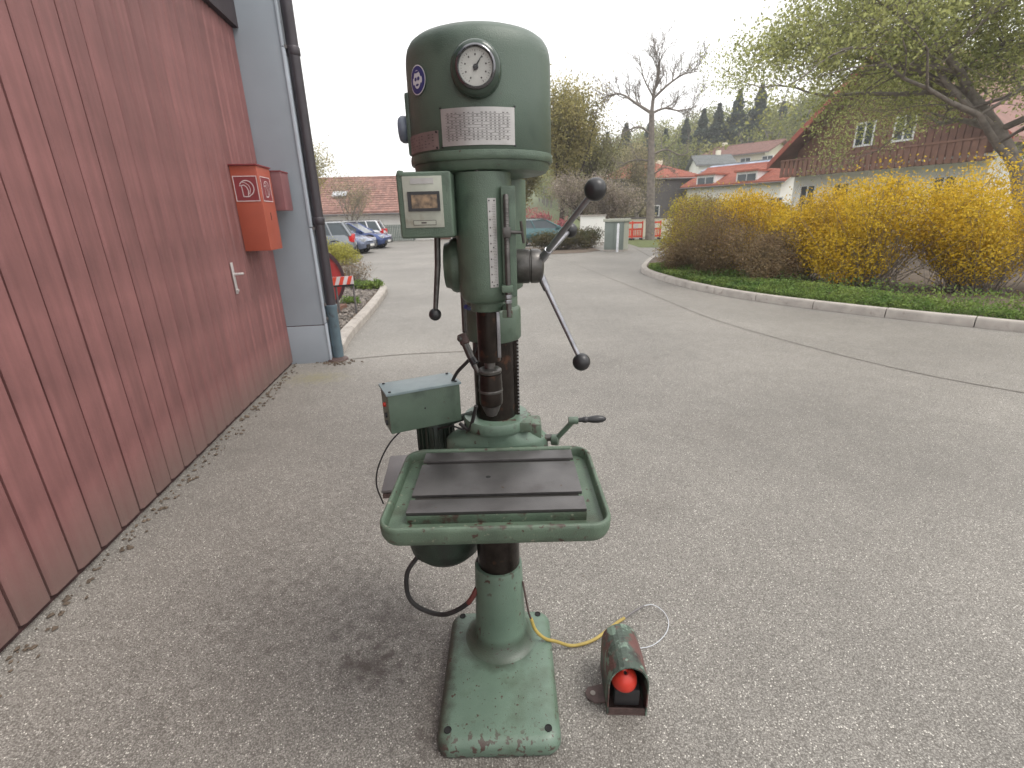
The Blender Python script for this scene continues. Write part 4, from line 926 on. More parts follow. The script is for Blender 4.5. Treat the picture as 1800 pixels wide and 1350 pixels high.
tree('garden_tree', 'thin reddish-budded tree in front of the long red roof', (-10.3, 33.5, 0), 52, 4.6, 1.1, .1, 'l_brown', 2, .04, .3, levels=4, kids=(5, 4, 3, 3), up=.4, trunk_h=.3, wig=.2, rise=.8)
tree('pale_green_tree', 'pale green tree rising beside the downpipe above the red roof', (-10.6, 27.5, 0), 57, 5.6, .8, .1, 'l_spring', 6, .05, .25, levels=4, kids=(5, 4, 3, 3), up=.6, trunk_h=.35, wig=.2, rise=.9)

shrub('pink_shrub', 'pink blossoming shrub between the drill column casting and the feed lever', (2.3, 30, 0), 3.2, 2.0, 1.95, 7000, .05, 'l_pink', 3, lump=.32, twigs=120)
shrub('dark_shrub', 'low dark green-brown hedge shrub in front of the teal car', (2.4, 23.6, 0), 3.6, 1.6, .85, 8000, .035, 'l_dkgreen', 5, lump=.4, twigs=150)
shrub('dark_shrub', 'low dark shrub beside the grey-green cabinet', (3.8, 24.6, 0), 1.8, 1.6, .95, 4500, .035, 'l_dkgreen', 6, lump=.4, twigs=80)
shrub('yellow_green_shrub', 'rounded yellow-green shrub under the tail of the grey car', (-6.3, 17.3, .06), 2.7, 1.4, .85, 20000, .026, 'l_moss', 8, lump=.42, twigs=40)
shrub('dry_shrub', 'dry brown wispy shrub at the back of the gravel bed', (-3.75, 11.7, .06), 1.1, .8, .62, 1800, .018, 'l_twig', 10, lump=.45, twigs=160, twm='bark', twr=.003)
shrub('leafy_plant', 'low bright green leafy plant at the edge of the gravel bed', (-3.3, 11.3, .06), .9, .5, .2, 1400, .03, 'l_green', 11, cat='plant', lump=.5, twigs=20)
shrub('leafy_plant', 'small green plant against the drum on the gravel', (-3.05, 9.3, .06), .4, .3, .16, 400, .025, 'l_green', 12, cat='plant', lump=.5, twigs=10)

F_ = [(5.1, 13.1, 1.9, 1.7, 1.9, 'l_yelg', 'greenish-yellow forsythia at the left tip of the planting bed'),
      (5.6, 12.0, 1.9, 1.7, 1.85, 'l_yel', 'forsythia second from the left tip of the bed, behind the brown shrub'),
      (6.3, 10.9, 2.1, 1.9, 1.95, 'l_yel', 'tall golden forsythia in the middle of the hedge'),
      (7.0, 9.6, 2.3, 2.0, 2.0, 'l_yel', 'dense golden forsythia right of the middle of the hedge'),
      (8.4, 8.8, 2.6, 2.2, 2.1, 'l_yel', 'broad golden forsythia next to the right end of the hedge'),
      (10.2, 7.8, 2.8, 2.4, 2.2, 'l_yel', 'rightmost golden forsythia of the hedge')]
for i, (x, y, w, d, h, m, lab) in enumerate(F_):
    shrub('forsythia', lab, (x, y, .08), w, d, h, 26000, .026, m, 60+i, group='forsythia bushes in the planting bed', lump=.36, twigs=260, twm='bark', twr=.004)
B_ = [(4.5, 12.7, 1.2, 1.0, .8, 'dry brown shrub at the left tip of the bed under the forsythia'), (4.6, 11.3, 1.5, 1.2, 1.7, 'tall brown-twigged shrub standing before the forsythia'), (5.35, 10.2, 1.5, 1.1, 1.1, 'brown low shrub right of the tall brown-twigged one')]
for i, (x, y, w, d, h, lab) in enumerate(B_):
    shrub('brown_shrub', lab, (x, y, .08), w, d, h, 15000, .019, 'l_twig', 80+i, group='brown shrubs in front of the forsythia', lump=.38, twigs=320, twm='l_twig', twr=.003)
# ground cover along the kerb
def cover():
    rng = np.random.RandomState(5); kp = [v for v in smooth_curve([(x, y, 0) for x, y in kr_pts[2:]], 10)]; P = []
    for k in range(42000):
        i = rng.randint(0, len(kp)-1); p = kp[i].lerp(kp[i+1], rng.rand()); d = (kp[i+1]-kp[i]).normalized(); off = .12 + abs(rng.normal())*.55
        nx, ny = -d.y, d.x
        if nx < 0: nx, ny = -nx, -ny
        hgt = .1 + .16*min(1, off)*(0.6+.8*math.sin(p.x*5+p.y*3+off*4)**2)
        P.append((p.x+nx*off, p.y+ny*off, .09+hgt*rng.rand()))
    V, Fq = leaves(np.array(P), .024, 3)
    return link('ground_cover', mesh_np('ground_cover', V, Fq), M['l_green'])
tag(stuff(cover()), 'bright green leafy ground cover along the kerb of the planting bed', 'ground cover')

# conifers on the ridge: one mesh, many trees
cm = [conifer_mesh(100+i, 16, 3.6, 5200) for i in range(3)]
for me in cm: me.materials.append(M['l_con'])
tkm = bpy.data.meshes.new('trunk'); _t = MB().lathe([(.28, -1), (.2, 6), (.05, 15.5)], seg=7); tkm.from_pydata(_t.v, [], _t.f); tkm.materials.append(M['barkdark'])
RID = [(39.4, 92, 20.3, 'conifer at the left of the tallest pair on the ridge'), (43.0, 92, 21.2, 'tall dark conifer standing highest on the ridge'), (36.6, 93, 18.6, 'slim conifer left of the tallest pair'), (34.0, 93, 17.8, 'conifer in the falling part of the ridge line'),
       (31.5, 94, 16.6, 'conifer right of the bare tree limbs'), (28.3, 95, 15.2, 'low conifer right of the bare tree limbs'), (25.3, 95, 16.1, 'rounded conifer seen through the right limbs of the bare tree'), (21.5, 96, 16.4, 'conifer right beside the bare trunk on the far slope'), (18.4, 97, 15.2, 'leftmost far conifer beside the spring trees'),
       (48.5, 95, 19.0, 'conifer right of the tallest pair among bare woods'), (55.0, 98, 20.0, 'conifer above the chalet roof on the ridge'), (63.0, 102, 22.5, 'conifer farther right above the chalet on the ridge'), (73, 106, 24.5, 'conifer farthest to the right on the ridge')]
for i, (x, y, zt_, lab) in enumerate(RID):
    s = (zt_ - hz(x, y) + .3)/16
    r = thing('conifer', lab, 'tree', (x, y, hz(x, y)-.3), 'dark conifers along the ridge')
    a = bpy.data.objects.new('crown', cm[i % 3]); COL.objects.link(a); a.parent = r
    b = bpy.data.objects.new('trunk', tkm); COL.objects.link(b); b.parent = r
    r.scale = (s*1.45, s*1.45, s); r.rotation_euler = (0, 0, i*1.3)
# far mixed wood on the slope, read as one mass
def woods():
    rng = np.random.RandomState(9); P = []; segs = []
    for k in range(620):
        x = rng.uniform(8, 170); y = rng.uniform(78, 150)
        if y < 84 + 0*x: y += 6
        z = hz(x, y); h = rng.uniform(7, 12.5) if x > 36 else rng.uniform(6.5, 10); r = rng.uniform(2.2, 3.8); n = 420
        segs.append((np.array([x, y, z-1]), np.array([x, y, z+h*.8]), .2, .07))
        for q in range(3):
            a = rng.uniform(0, 2*PI); segs.append((np.array([x, y, z+h*rng.uniform(.3, .6)]), np.array([x+r*.8*math.cos(a), y+r*.8*math.sin(a), z+h*.9]), .09, .03))
        g = rng.normal(size=(n, 3)); g /= np.linalg.norm(g, axis=1)[:, None]; rr = rng.uniform(.3, 1, (n, 1))**.5
        P.append(np.array([x, y, z+h*.62]) + g*rr*np.array([r, r, h*.42]))
    V, Fq = leaves(np.concatenate(P), .26, 4)
    a = link('hillside_wood', mesh_np('hillside_wood', V, Fq), M['l_wood']); V, Fq = tubes_np(segs, 4)
    b = link('wood_trunks', mesh_np('wood_trunks', V, Fq), M['bark'])
    return a, b
_a, _b2 = woods()
tag(stuff(_a), 'pale olive mixed wood covering the hillside behind the houses', 'wood'); tag(stuff(_b2), 'thin grey trunks and limbs of the hillside wood', 'tree trunks')
# shrubs between hillside houses
for i, (x, y, w, h, m, lab) in enumerate([(17.5, 46, 4, 2.6, 'l_olive', 'olive garden bush below the dormer house'), (24.5, 45, 4, 2.0, 'l_moss', 'yellow-green garden bush left of the chalet'), (12.5, 50, 4, 2.6, 'l_brown', 'brown garden bush before the red hipped roof'), (29, 62, 5, 3.0, 'l_olive', 'round bush between the dormer house and the solar panels'), (15, 36, 3.5, 2.2, 'l_dkgreen', 'dark garden bush behind the boundary wall')]):
    shrub('garden_bush', lab, (x, y, max(0, hz(x, y))), w, w*.8, h, 5000, .09, m, 120+i, group='garden bushes among the far houses', twigs=60, twr=.015)

# ------------------------------------------------------------------ the column drill
LX = -0.067
AX = (-0.054, 1.46)          # column axis
SP = (-0.056, 1.19)          # spindle axis
HD = (-0.058, 1.282)         # hood axis
dr = thing('column_drill', 'old green column drilling machine standing in the middle of the yard', 'drill press', (-.068, 1.35, 0))
# base: rounded slab with fillet, slightly crowned
def rloft(levels, c, n=8):
    return MB().loft([[Vector((c[0]+x, c[1]+y, z)) for x, y in rrect(w, d, r, n)] for (z, w, d, r) in levels])
bc = (-.071, 1.311)
build(rloft([(.0, .385, .532, .045), (.012, .398, .543, .05), (.038, .395, .540, .05), (.050, .385, .530, .05), (.058, .366, .511, .045), (.0625, .338, .483, .04), (.064, .27, .40, .04), (.064, .1, .2, .04)], bc), 'base_plate', 'green_base', dr, ang=60)
for (x, y) in ((-.232, 1.088), (.087, 1.086), (-.225, 1.55), (.080, 1.55)):
    build(MB().lathe([(.0001, .0645), (.0085, .0645), (.0095, .0662), (.0115, .0660), (.012, .063)], (x, y, -.0005), seg=18, caps=False), 'bolt_hole', 'hole', dr)
build(MB().lathe([(.150, .060), (.132, .0655), (.117, .074), (.105, .090), (.098, .112), (.094, .145), (.091, .24), (.086, .40), (.0835, .406), (.069, .406)], (LX, AX[1]-.005, 0), seg=48), 'column_foot', 'green_base', dr, ang=50)
build(MB().lathe([(.0765, .38), (.0765, .84)], (LX+.002, AX[1], 0), seg=48), 'lower_column', 'oily', dr)
build(MB().lathe([(.0655, .8), (.0655, 1.29)], (AX[0], AX[1], 0), seg=48), 'column', 'oily', dr)
rk = MB().box(AX[0]+.050, AX[0]+.071, AX[1]-.016, AX[1]+.016, .83, 1.25)
z = .84
while z < 1.25: rk.loft([[Vector((AX[0]+.0705, AX[1]-.015, z)), Vector((AX[0]+.0705, AX[1]+.015, z)), Vector((AX[0]+.0705, AX[1]+.015, z+.0075)), Vector((AX[0]+.0705, AX[1]-.015, z+.0075))], [Vector((AX[0]+.077, AX[1]-.015, z+.002)), Vector((AX[0]+.077, AX[1]+.015, z+.002)), Vector((AX[0]+.077, AX[1]+.015, z+.0055)), Vector((AX[0]+.077, AX[1]-.015, z+.0055))]]); z += .0115
build(rk, 'toothed_rack', 'oily', dr, smooth=False)

# table: tray, top, slots
tc_ = (-.049, 1.164); zt = .911
tr = MB().loft([[Vector((tc_[0]+x*s, tc_[1]+y*s2, z)) for x, y in rrect(.562, .416, r, 8)] for (z, s, s2, r) in
    ((.858, .93, .91, .045), (.862, .975, .965, .05), (.878, .995, .993, .05), (.900, 1.0, 1.0, .05), (.909, .998, .997, .05), (.912, .985, .98, .05), (.911, .968, .955, .045), (.905, .958, .94, .042), (.882, .95, .93, .040), (.880, .93, .90, .036))])
build(tr, 'table_tray', 'green_dirty', dr, ang=60)
px0, px1, py0, py1 = -.271, .177, 1.022, 1.342
tb = build(MB().box(px0, px1, py0, py1, .876, .9035), 'table_block', 'green_dirty', dr, bevel=.003)
slots = [1.092, 1.2785]; hw = .0100; ys = [py0, slots[0]-hw, slots[0]+hw, slots[1]-hw, slots[1]+hw, py1]
for k in (0, 2, 4): build(MB().box(px0+.0005, px1-.0005, ys[k]+.0005, ys[k+1]-.0005, .904, .9125), 'table_surface', 'iron', tb, bevel=.0012)
for s in slots: build(MB().box(px0+.01, px1-.01, s-hw, s+hw, .9037, .9045), 't_slot', 'slot', tb, smooth=False)
build(MB().lathe([(.0001, .9129), (.0065, .9129), (.007, .9127)], (-.073, 1.188, 0), seg=16, caps=False), 'centre_hole', 'hole', tb)
# bracket / boss round the column
bk = MB().lathe([(.085, .84), (.09, .86), (.092, .925), (.095, .945), (.103, .955), (.106, .96), (.106, .984), (.103, .990), (.067, .990)], (AX[0], AX[1], 0), seg=48)
build(bk, 'table_bracket', 'green_base', dr, ang=45)
build(MB().loft([[Vector((AX[0]+a*math.cos(2*PI*k/40), AX[1]+b*math.sin(2*PI*k/40), z)) for k in range(40)] for z, a, b in ((.86, .17, .088), (.905, .168, .088), (.915, .158, .089), (.925, .14, .090), (.937, .118, .092), (.95, .100, .094))]), 'bracket_web', 'green_base', dr, ang=50)
build(MB().box(AX[0]+.055, AX[0]+.112, 1.385, 1.475, .952, .987), 'clamp_lug', 'green_dirty', dr, bevel=.006)
build(MB().box(.052, .092, 1.42, 1.50, .90, .965), 'pinion_housing', 'green_dirty', dr, bevel=.01)
# table crank
ck = build(MB().tube([(.085, 1.45, .902), (.145, 1.45, .902)], .012, 14), 'crank_shaft', 'darksteel', dr)
cr_ = build(MB().tube([(.136, 1.43, .902), (.190, 1.405, .979)], .0085, 8), 'crank_arm', 'green', dr)
build(MB().lathe([(.016, -.012), (.018, -.01), (.018, .01), (.016, .012)], (.136, 1.43, .903), (1, -.3, 0), 18), 'crank_hub', 'green', cr_)
build(MB().lathe([(.012, -.018), (.012, .012)], (.193, 1.40, .984), (1, 0, 0), 16), 'crank_eye', 'green', cr_)
build(MB().lathe([(.006, 0), (.0075, .004), (.0075, .012), (.010, .018), (.0105, .026), (.0085, .030), (.0115, .045), (.0125, .062), (.0105, .078), (.005, .087), (.001, .089)], (.205, 1.40, .985), (1, 0, .02), 18), 'crank_grip', 'black', cr_)

# coolant pump and tank behind the table
tk = build(MB().lathe([(.012, .335), (.06, .338), (.105, .352), (.135, .385), (.145, .43), (.145, .70)], (-.275, 1.60, 0), seg=40), 'coolant_tank', 'darkgreen', dr)
build(MB().box(-.475, -.16, 1.47, 1.73, .703, .715, rotm(rz=rad(6)), None), 'tank_lid', 'gutter', tk, bevel=.004)
build(MB().box(-.47, -.165, 1.462, 1.475, .688, .702, rotm(rz=rad(6)), (-.33, 1.6, .7)), 'lid_edge', 'rustlug', tk)
mt_ = build(MB().lathe([(.058, .716), (.058, .93), (.05, .945), (.02, .95)], (-.275, 1.57, 0), seg=32), 'pump_motor', 'darkgreen', dr)
for k in range(20):
    a = 2*PI*k/20; build(MB().box(.056, .066, -.0025, .0025, .73, .92, rotm(rz=0)).__class__().add([(-.275+math.cos(a)*r_-math.sin(a)*t_, 1.57+math.sin(a)*r_+math.cos(a)*t_, z_) for z_ in (.73, .92) for t_ in (-.002, .002) for r_ in (.055, .067)], [(0, 2, 3, 1), (4, 5, 7, 6), (0, 1, 5, 4), (2, 6, 7, 3), (0, 4, 6, 2), (1, 3, 7, 5)]), 'cooling_fin', 'darkgreen', mt_, smooth=False)
build(MB().box(-.20, AX[0], 1.50, 1.56, .55, .62), 'tank_arm', 'darkgreen', dr, bevel=.004)
build(MB().tube(smooth_curve([(-.30, 1.56, .955), (-.40, 1.5, .90), (-.455, 1.47, .82), (-.475, 1.46, .74), (-.46, 1.46, .66)], 6), .0028, 6), 'thin_cable', 'rubber', dr)

# control box on the left
cx0, cy0 = -.366, 1.325; cyaw = rad(25); cu = Vector((math.cos(cyaw), math.sin(cyaw), 0)); cv = Vector((-math.sin(cyaw), math.cos(cyaw), 0)); co = Vector((cx0, cy0, 0))
def cbx(u0, u1, v0, v1, z0, z1): return MB().add([co+cu*u+cv*v+Vector((0, 0, z)) for z in (z0, z1) for v in (v0, v1) for u in (u0, u1)], [(0, 2, 3, 1), (4, 5, 7, 6), (0, 1, 5, 4), (2, 6, 7, 3), (0, 4, 6, 2), (1, 3, 7, 5)])
cbo = build(cbx(0, .225, 0, .105, .985, 1.108), 'control_box', 'green', dr, bevel=.006)
build(cbx(-.004, .229, -.004, .109, 1.108, 1.116), 'box_lid', 'lidblue', cbo, bevel=.002)
for (u, v) in ((.01, .008), (.215, .008), (.01, .097), (.215, .097)): build(MB().lathe([(.0045, 0), (.004, .003), (.001, .004)], co+cu*u+cv*v+Vector((0, 0, 1.116)), seg=10), 'screw', 'black', cbo)
build(MB().lathe([(.007, 0), (.007, .006), (.005, .008)], co+cv*.04+Vector((0, 0, 1.07)), tuple(-cu), 14), 'red_button', 'redbtn', cbo)
build(MB().lathe([(.008, 0), (.008, .006)], co+cv*.04+Vector((0, 0, 1.035)), tuple(-cu), 14), 'black_button', 'black', cbo)
build(MB().lathe([(.008, 0), (.008, .006)], co+cv*.04+Vector((0, 0, 1.01)), tuple(-cu), 14), 'black_button', 'black', cbo)
build(MB().lathe([(.003, 0), (.002, .002)], co+cu*.11+Vector((0, 0, 1.05)), tuple(-cv), 10), 'screw', 'black', cbo)
build(MB().box(-.30, -.20, 1.49, 1.56, .95, .985), 'box_bracket', 'darkgreen', dr, bevel=.003)
build(MB().tube([(-.22, 1.46, .96), (-.13, 1.46, .99)], .012, 8), 'box_support', 'darkgreen', dr)
build(MB().tube(smooth_curve([(-.185, 1.43, 1.116), (-.165, 1.42, 1.15), (-.12, 1.40, 1.20), (-.10, 1.385, 1.245)], 6), .0055, 8), 'power_cable', 'rubber', dr)
build(MB().tube(smooth_curve([(-.17, 1.42, .975), (-.14, 1.40, .962), (-.125, 1.39, 1.0), (-.112, 1.38, 1.05)], 6), .006, 8), 'power_cable', 'rubber', dr)
build(MB().tube(smooth_curve([(-.25, 1.48, .93), (-.20, 1.43, .962), (-.16, 1.42, .955), (-.15, 1.42, .975)], 6), .003, 6), 'thin_cable', 'rubber', dr)
# black cable loop from the tank to the column
build(MB().tube(smooth_curve([(-.375, 1.52, .385), (-.415, 1.50, .33), (-.422, 1.49, .25), (-.40, 1.48, .20), (-.345, 1.47, .168), (-.28, 1.45, .172), (-.22, 1.43, .215), (-.175, 1.42, .26)], 8), .009, 10), 'hose', 'rubber', dr)
build(MB().tube([(-.182, 1.42, .252), (-.163, 1.42, .283), (-.148, 1.43, .31)], .0098, 10), 'hose_end', 'redhose', dr)

# head: column clamp, web, spindle housing
build(MB().lathe([(.082, 1.245), (.086, 1.25), (.086, 1.335), (.083, 1.34), (.077, 1.345), (.077, 1.39), (.094, 1.40), (.098, 1.42), (.102, 1.50), (.106, 1.53), (.106, 1.69)], (AX[0], AX[1]-.005, 0), seg=40), 'column_clamp', 'green', dr, ang=50)
build(MB().box(-.118, .0, 1.19, 1.42, 1.412, 1.69), 'head_web', 'green', dr, bevel=.012, bseg=3)
build(MB().lathe([(.039, 1.381), (.0405, 1.383), (.0405, 1.399), (.042, 1.4015), (.053, 1.4045), (.0615, 1.414), (.065, 1.432), (.0655, 1.46), (.0655, 1.69)], (SP[0], SP[1], 0), seg=48), 'spindle_housing', 'green', dr, ang=45)
build(MB().lathe([(.0655, 1.395), (.066, 1.396), (.0664, 1.398)], (SP[0], SP[1], -.0), seg=8), 'lower_collar', 'green', dr) if False else None
build(MB().lathe([(.028, 1.25), (.0285, 1.252), (.0285, 1.378)], (SP[0], SP[1], 0), seg=40), 'quill', 'oily', dr)
build(MB().box(SP[0]+.022, SP[0]+.0305, SP[1]-.020, SP[1]-.012, 1.262, 1.378), 'quill_highlight', 'steel', dr, bevel=.001)  # bright bar added to stand for the highlight down the quill
sb_ = build(MB().lathe([(.014, 1.222), (.014, 1.252)], (SP[0], SP[1], 0), seg=28), 'spindle', 'darksteel', dr)
chk = build(MB().lathe([(.016, 1.216), (.028, 1.217), (.030, 1.221), (.030, 1.226), (.026, 1.229), (.015, 1.230)], (SP[0], SP[1], 0), seg=36), 'chuck_ring', 'darksteel', dr)
chk = build(MB().lathe([(.026, 1.128), (.0295, 1.132), (.0305, 1.14), (.0305, 1.19), (.0295, 1.2), (.029, 1.215)], (SP[0], SP[1], 0), seg=36), 'chuck', 'oily', dr, ang=25)
build(MB().lathe([(.0308, 1.166), (.0318, 1.168), (.0318, 1.172), (.0308, 1.174)], (SP[0], SP[1], 0), seg=36, caps=False), 'chuck_band', 'darksteel', chk)
build(MB().lathe([(.010, 1.097), (.014, 1.099), (.021, 1.114), (.026, 1.129)], (SP[0], SP[1], 0), seg=30), 'chuck_jaws', 'darksteel', chk)

# hood with rounded top, rim and lower lip
rr_ = .1665
hood = build(MB().lathe([(rr_-.004, 1.726), (rr_, 1.73), (rr_-.002, 1.84), (rr_-.003, 1.917), (rr_-.0045, 1.932), (rr_-.008, 1.945), (rr_-.015, 1.956), (rr_-.026, 1.964), (rr_-.045, 1.971), (rr_-.08, 1.977), (.03, 1.982)], (HD[0], HD[1], 0), seg=96), 'hood', 'green_hood', dr, ang=50)
build(MB().lathe([(rr_-.006, 1.713), (rr_, 1.7135), (rr_+.0018, 1.716), (rr_+.0025, 1.724), (rr_+.0015, 1.731), (rr_-.004, 1.7345)], (HD[0], HD[1], 0), seg=96, caps=False), 'hood_rim', 'green', hood)
build(MB().lathe([(.10, 1.689), (rr_-.026, 1.690), (rr_-.013, 1.694), (rr_-.006, 1.703), (rr_-.0045, 1.714)], (HD[0], HD[1], 0), seg=96), 'hood_lip', 'green', hood)
build(MB().lathe([(.06, 1.978), (.06, 1.985), (.02, 1.987)], (HD[0], HD[1], 0), seg=40), 'hood_cap', 'knobgrey', hood)
build(MB().lathe([(.006, 0), (.006, .006)], (HD[0]-.005, HD[1]-.145, 1.692), (0, -.5, -.9), 10), 'drain_screw', 'darksteel', hood)
def hp(ang, z, off=0.0):     # point on the hood; ang degrees from straight front, positive to the right
    a = rad(ang); r = rr_ + off; return Vector((HD[0]+r*math.sin(a), HD[1]-r*math.cos(a), z))
def curved(a0, a1, z0, z1, off0, off1, n=14):
    mb = MB()
    for i in range(n):
        b0, b1 = a0+(a1-a0)*i/n, a0+(a1-a0)*(i+1)/n
        v = [hp(b0, z0, off1), hp(b1, z0, off1), hp(b1, z1, off1), hp(b0, z1, off1)]; o = len(mb.v); mb.v += [tuple(p) for p in v]; mb.f.append((o, o+1, o+2, o+3))
    for zz in (z0, z1):
        for i in range(n):
            b0, b1 = a0+(a1-a0)*i/n, a0+(a1-a0)*(i+1)/n
            mb.add([hp(b0, zz, off0), hp(b1, zz, off0), hp(b1, zz, off1), hp(b0, zz, off1)], [(0, 1, 2, 3)])
    for b in (a0, a1): mb.add([hp(b, z0, off0), hp(b, z1, off0), hp(b, z1, off1), hp(b, z0, off1)], [(0, 1, 2, 3)])
    return mb
def marks(a0, a1, z0, z1, off, cols, rows, seed, fill=.85, w=.45, h=.35):
    rng = random.Random(seed); mb = MB()
    for j in range(rows):
        for i in range(cols):
            if rng.random() > fill: continue
            ca = a0+(a1-a0)*(i+.5)/cols; cz = z0+(z1-z0)*(j+.5)/rows; da = (a1-a0)/cols*w*rng.uniform(.7, 1.1); dz = (z1-z0)/rows*h*.5
            for q in range(2):
                s0 = ca-da/2+q*da*.55
                mb.add([hp(s0, cz-dz, off), hp(s0+da*.4, cz-dz, off), hp(s0+da*.4, cz+dz, off), hp(s0, cz+dz, off)], [(0, 1, 2, 3)])
    return mb
dp_ = build(curved(-26.5, 27.5, 1.7395, 1.8095, 0, .0018, 24), 'speed_table_plate', 'alu', hood, ang=20)
stuff(build(marks(-22.5, 23.5, 1.747, 1.802, .0022, 15, 11, 4), 'engraved_figures', 'ink', dp_, smooth=False))
for r_ in range(1, 11):
    zz = 1.747 + .055*r_/11; build(curved(-23, 24, zz-.00025, zz+.00025, .0018, .0021, 18), 'engraved_line', 'ink', dp_, smooth=False)
for (a, z) in ((-27, 1.8115), (28, 1.8115), (-27, 1.7385), (28, 1.7385)):
    build(MB().lathe([(.0022, 0), (.0018, .002)], hp(a, z, .0), tuple(hp(a, 0, 1)-hp(a, 0, 0)), 8), 'rivet', 'black', dp_)
sp_ = build(curved(-72, -30, 1.736, 1.772, 0, .0018, 14), 'maker_plate', 'redplate', hood, ang=20)
stuff(build(marks(-69, -33, 1.740, 1.768, .0022, 9, 5, 8, .75), 'engraved_figures', 'ink', sp_, smooth=False))
for (a, z) in ((-31.5, 1.769), (-31.5, 1.739)): build(MB().lathe([(.0025, 0), (.002, .002)], hp(a, z, .0015), tuple(hp(a, 0, 1)-hp(a, 0, 0)), 8), 'rivet', 'black', sp_)
# safety sticker: blue disc, white ring, white head with goggles and ear muffs
def disc_on_hood(ac, zc, r, off, scale=(1, 1), cx=0, cz=0, n=28):
    mb = MB(); k = math.degrees(1/rr_); mb.v.append(tuple(hp(ac+cx*k, zc+cz, off)))
    for i in range(n):
        a = 2*PI*i/n; mb.v.append(tuple(hp(ac+(cx+scale[0]*r*math.cos(a))*k, zc+cz+scale[1]*r*math.sin(a), off)))
    mb.f = [(0, i+1, (i+1) % n+1) for i in range(n)]; return mb
A_, Z_ = -48, 1.872
stk = build(disc_on_hood(A_, Z_, .0275, .0006), 'safety_sticker', 'white', hood)
build(disc_on_hood(A_, Z_, .0255, .0009), 'sticker_field', 'blue', stk)
wsh = disc_on_hood(A_, Z_, .0125, .0012, (1, 1.35), 0, .001)
for sx in (-1, 1):
    e = disc_on_hood(A_, Z_, .0045, .0012, (.8, 1.4), sx*.0135, -.001); wsh.add(e.v, e.f)
build(wsh, 'sticker_head', 'white', stk)
gg = disc_on_hood(A_, Z_, .0045, .0015, (1, .8), -.0052, .002)
for (cx, cz, s) in ((.0052, .002, (1, .8)), (0, -.009, (1.3, .5)), (0, .0145, (1.8, .45))):
    e = disc_on_hood(A_, Z_, .0045, .0015, s, cx, cz); gg.add(e.v, e.f)
build(gg, 'sticker_goggles', 'blue', stk)
# gauge on the front
ga = 1.0; gc = hp(ga, 1.874, -.012); gax = Vector((math.sin(rad(ga)), -math.cos(rad(ga)), -.03)).normalized()
gb = build(MB().lathe([(.051, 0), (.0505, .026), (.048, .034), (.044, .039), (.0385, .041), (.0385, .034)], gc, gax, 48, caps=False), 'gauge_case', 'casedark', hood, ang=50)
build(MB().lathe([(.0385, .0345), (.0395, .041), (.0385, .0450), (.0352, .0465), (.0330, .0440), (.0328, .0385)], gc, gax, 48, caps=False), 'gauge_bezel', 'darkchrome', gb, ang=60)
build(MB().lathe([(.0001, .0375), (.0345, .0375)], gc, gax, 48, caps=False), 'gauge_dial', 'dial', gb)
gq = Vector((0, 0, 1)).rotation_difference(gax); gR = Vector((math.cos(rad(ga)), math.sin(rad(ga)), 0)); gU = gax.cross(gR); gU = gU if gU.z > 0 else -gU
def gp(a, r, d=.0385): return gc + gax*d + gR*(r*math.sin(rad(a))) + gU*(r*math.cos(rad(a)))
tm = MB()
for k in range(0, 33):
    a = -150 + k*300/32; L_ = .0035 if k % 4 == 0 else .0018; t_ = 1.2 if k % 4 == 0 else .7
    tm.add([gp(a-t_, .029-L_), gp(a+t_, .029-L_), gp(a+t_, .029), gp(a-t_, .029)], [(0, 1, 2, 3)])
    if k % 4 == 0: tm.add([gp(a-4, .0195), gp(a+4, .0195), gp(a+4, .0225), gp(a-4, .0225)], [(0, 1, 2, 3)])
build(tm, 'dial_marks', 'ink', gb, smooth=False)
nd = build(MB().add([gp(-150, .010, .0395), gp(-60, .0022, .0395), gp(34, .027, .0395), gp(128, .0022, .0395)], [(0, 1, 2, 3)]), 'needle', 'black', gb, smooth=False)
build(MB().lathe([(.0055, .0385), (.005, .0415), (.001, .042)], gc, gax, 20), 'needle_hub', 'black', gb)
gl = mat('clear_gauge_glass', (1, 1, 1), 0.03, 0, 0, 1, trans=1.0); gl.node_tree.nodes['Principled BSDF'].inputs['IOR'].default_value = 1.08
build(MB().lathe([(.0001, .0432), (.0325, .0428)], gc, gax, 40, caps=False), 'gauge_glass', gl, gb)
# side bracket and knob at the left of the hood
build(MB().box(HD[0]-rr_-.001, HD[0]-rr_+.02, 1.235, 1.31, 1.735, 1.865), 'side_cover', 'green_hood', dr, bevel=.006)
build(MB().lathe([(.024, 0), (.028, .004), (.0295, .010), (.029, .016), (.0245, .022), (.01, .0235)], (HD[0]-rr_-.001, 1.27, 1.795), (-1, 0, 0), 28), 'speed_knob', 'knobgrey', dr)

# speed indicator box
sx0, sx1, sy0, sy1, sz0, sz1 = -.231, -.1165, 1.092, 1.27, 1.557, 1.690
ib = build(MB().box(sx0, sx1, sy0, sy1, sz0, sz1), 'indicator_box', 'green', dr, bevel=.007, bseg=3)
build(MB().box(sx0+.003, sx0+.015, sy0-.002, sy0+.02, sz1-.010, sz1+.003), 'box_corner', 'green', ib, bevel=.004)
ip = build(MB().box(sx0+.013, sx1-.019, sy0-.0022, sy0-.0002, sz0+.022, sz1-.009), 'front_plate', 'beige', ib, bevel=.0008)
fw_ = (sx0+.022, sx1-.025, sz0+.055, sz0+.094)
fm = MB()
for (a0, a1, b0, b1) in ((fw_[0], fw_[1], fw_[2], fw_[2]+.006), (fw_[0], fw_[1], fw_[3]-.006, fw_[3]), (fw_[0], fw_[0]+.0075, fw_[2]+.006, fw_[3]-.006), (fw_[1]-.0055, fw_[1], fw_[2]+.006, fw_[3]-.006)): fm.box(a0, a1, sy0-.0052, sy0-.0023, b0, b1)
build(fm, 'window_frame', 'black', ip, smooth=False)
